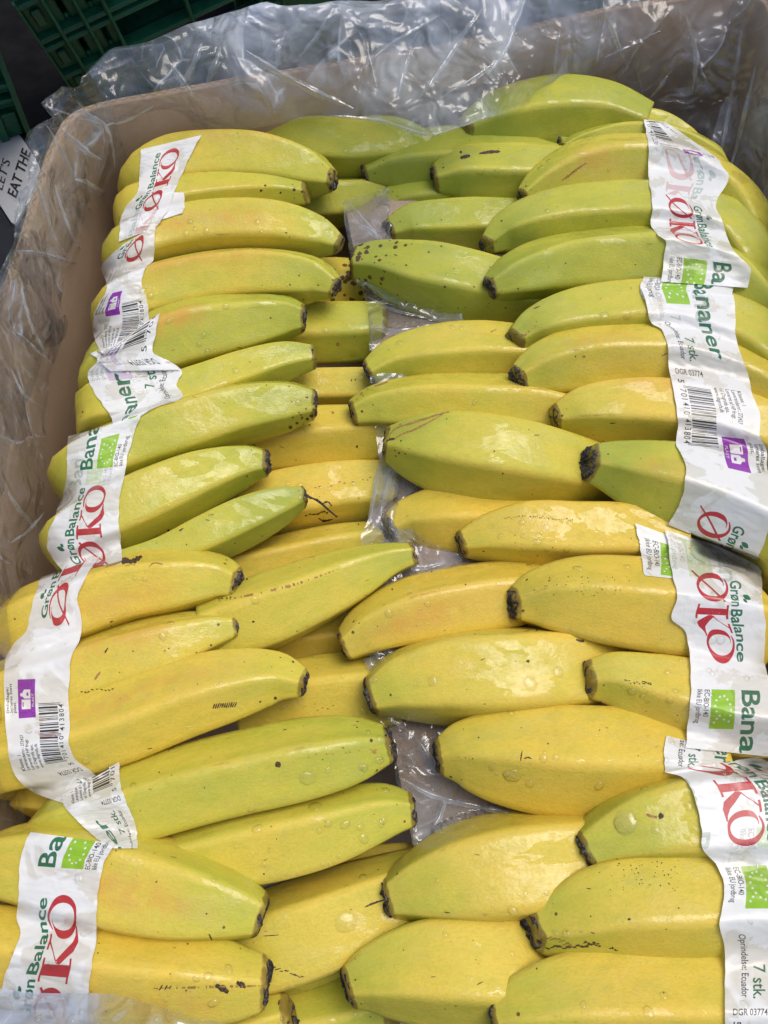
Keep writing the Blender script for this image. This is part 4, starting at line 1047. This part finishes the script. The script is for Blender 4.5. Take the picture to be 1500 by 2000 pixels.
# ------------------------------------------------------------------ green crates behind
def crate(O, X, Y_, Zv, label, w, h, dpt):
    """O: bottom corner nearest the photo's left; X along the front, Y_ away, Zv up (unit vectors); a slatted transport crate"""
    root = empty('plastic_crate', O); tag(root, label, 'plastic crate', 'green plastic crates behind the box')
    def bar(name, a, b_, parent=root, mat=M_GREEN, r=.0012):
        bm = bmesh.new(); bmesh.ops.create_cube(bm, size=1)
        for v in bm.verts:
            q = [(a[k] + b_[k]) / 2 + v.co[k] * (b_[k] - a[k]) for k in range(3)]
            v.co = X * q[0] + Y_ * q[1] + Zv * q[2]
        bmesh.ops.bevel(bm, geom=bm.edges[:], offset=r, segments=1, affect='EDGES')
        me = bpy.data.meshes.new(name); bm.to_mesh(me); bm.free(); me.materials.append(mat)
        o = bpy.data.objects.new(name, me); COL.objects.link(o); o.parent = parent; return o
    T = .004
    for f in (-.35, .05, .28, .58, .66, .98, 1.06): bar('rail', (0, -.007, f * h - .002), (w, T, f * h + .0025))
    for x_ in (.0, .018, .037, .055, .112, .170, .188, w): bar('rib', (max(0, x_ - .0015), -.009, -.36 * h), (min(w, x_ + .0015), T - .0005, 1.06 * h))
    for z0, z1 in ((-.35, .05), (.05, .28), (.28, .58), (.66, .98)):
        bar('corner_plate', (.001, -.002, z0 * h + .003), (.018, .002, z1 * h - .002))
        bar('latch', (.006, -.0055, (z0 + .35 * (z1 - z0)) * h), (.0135, -.0022, (z0 + .75 * (z1 - z0)) * h))
        for x0 in (.018, .037, .170):
            x1 = x0 + .0185; xm = (x0 + x1) / 2
            bar('panel', (x0, -.001, z0 * h + .003), (xm - .002, .0025, z1 * h - .002)); bar('panel', (xm + .002, -.001, z0 * h + .003), (x1, .0025, z1 * h - .002))
            bar('panel', (xm - .002, -.001, z1 * h - .008), (xm + .002, .0025, z1 * h - .002)); bar('panel', (xm - .002, -.001, z0 * h + .003), (xm + .002, .0025, z0 * h + .008))
    bar('panel', (.055, -.001, .665 * h), (.170, .0025, .975 * h)); bar('panel', (.188, -.001, -.3 * h), (w, .0025, .98 * h))
    bar('panel', (.055, -.001, -.3 * h), (.170, .0025, .04 * h))
    bar('panel', (.0, -.001, .58 * h), (w, .0025, .66 * h))
    bar('end_wall', (0, T, -.36 * h), (T, dpt, h)); bar('end_wall', (w - T, T, -.36 * h), (w, dpt, h)); bar('back_wall', (0, dpt - T, -.36 * h), (w, dpt, h))
    bar('floor_panel', (T, T, .2 * h), (w - T, dpt - T, .2 * h + .005))
    bar('added_shade_panel', (T, T, 1.0 * h), (w - T, dpt - T, 1.0 * h + .004))  # added top that blocks light so the crate inside stays dark
    return root
# crate axes surveyed from the photo
cA = P(148, 186, -.085); cB = P(22, 0, .02)
Zc = (cB - cA); hc = Zc.length; Zc.normalize()
Xc = (P(400, 40, -.02) - P(150, 121, -.02)); Xc.z = 0; Xc = (Xc - Zc * Xc.dot(Zc)).normalized()
Yc = Zc.cross(Xc); 
if Yc.y < 0: Yc = -Yc
crate(cA, Xc, Yc, Zc, 'dark green slotted plastic crate behind the box, upper left', .34, hc, .22)
c2A = P(90, 345, -.12); c2B = P(-38, 15, .05)
Z2 = (c2B - c2A); h2 = Z2.length; Z2.normalize()
X2 = (P(-200, 440, -.12) - c2A); X2 = (X2 - Z2 * X2.dot(Z2)).normalized()
Y2 = Z2.cross(X2)
if Y2.y < 0: Y2 = -Y2
crate(c2A, X2, Y2, Z2, 'blurred dark green crate standing further left behind the white sign', .30, h2, .2)

X3 = P(1500, -70, -.16) - P(470, 62, -.16); X3.normalize()
crate(P(470, 62, -.16), X3, Vector((-X3.y, X3.x, 0)), Vector((0, 0, 1)), 'dark green crate almost hidden behind the back film, top centre', .50, .15, .2)
# ------------------------------------------------------------------ printed board at far left
board = empty('printed_board', P(0, 350, -.06)); tag(board, 'dark grey board with white rounded patch and slanted black words, far left', 'printed board')
bo = Vector(board.location)
def bpt(u, v, dz=0): return P(u, v, -.06 + dz) - bo
def slab(name, px, dz, th, mat):
    n = len(px); top = [bpt(u, v, dz) for u, v in px]; bot = [q - Vector((0, 0, th)) for q in top]
    F = [tuple(range(n)), tuple(range(2 * n - 1, n - 1, -1))] + [(i, n + i, n + (i + 1) % n, (i + 1) % n) for i in range(n)]
    return obj(name, top + bot, F, mat, board, smooth=False)
slab('backing', [(-260, 180), (-10, 192), (8, 202), (22, 218), (55, 272), (86, 325), (84, 350), (60, 470), (10, 640), (-260, 700)], 0, .144, M_DARK)
slab('white_patch', [(-260, 226), (0, 229), (8, 231), (18, 237), (26, 246), (52, 283), (74, 318), (78, 330), (76, 345), (52, 398), (34, 432), (29, 438), (22, 434), (0, 400), (-260, 380)], .0022, .002, M_WHITE)
def sign_text(s, u, v, du, dv, cap_px, name, **k):
    co, tr = text_tris(s, **k); ref, _ = text_tris('H'); sc = 1 / (ref[:, 1].max())
    co = co * sc; Lx = co[:, 0].max()
    ln = math.hypot(du, dv); ex = np.array([du, dv]) / Lx; ey = np.array([dv, -du]) / ln * cap_px
    vs = [bpt(u + x * ex[0] + y * ey[0], v + x * ex[1] + y * ey[1], .0026) for x, y in co]
    obj(name, vs, [tuple(t) for t in tr], M_BLACK, board, smooth=False)
sign_text('EAT THE', 31, 388, 31, -94, 19, 'lettering', bold=.02, shear=.25)
sign_text("LET'S", 4, 374, 17, -62, 16, 'lettering', bold=.0, shear=.25)
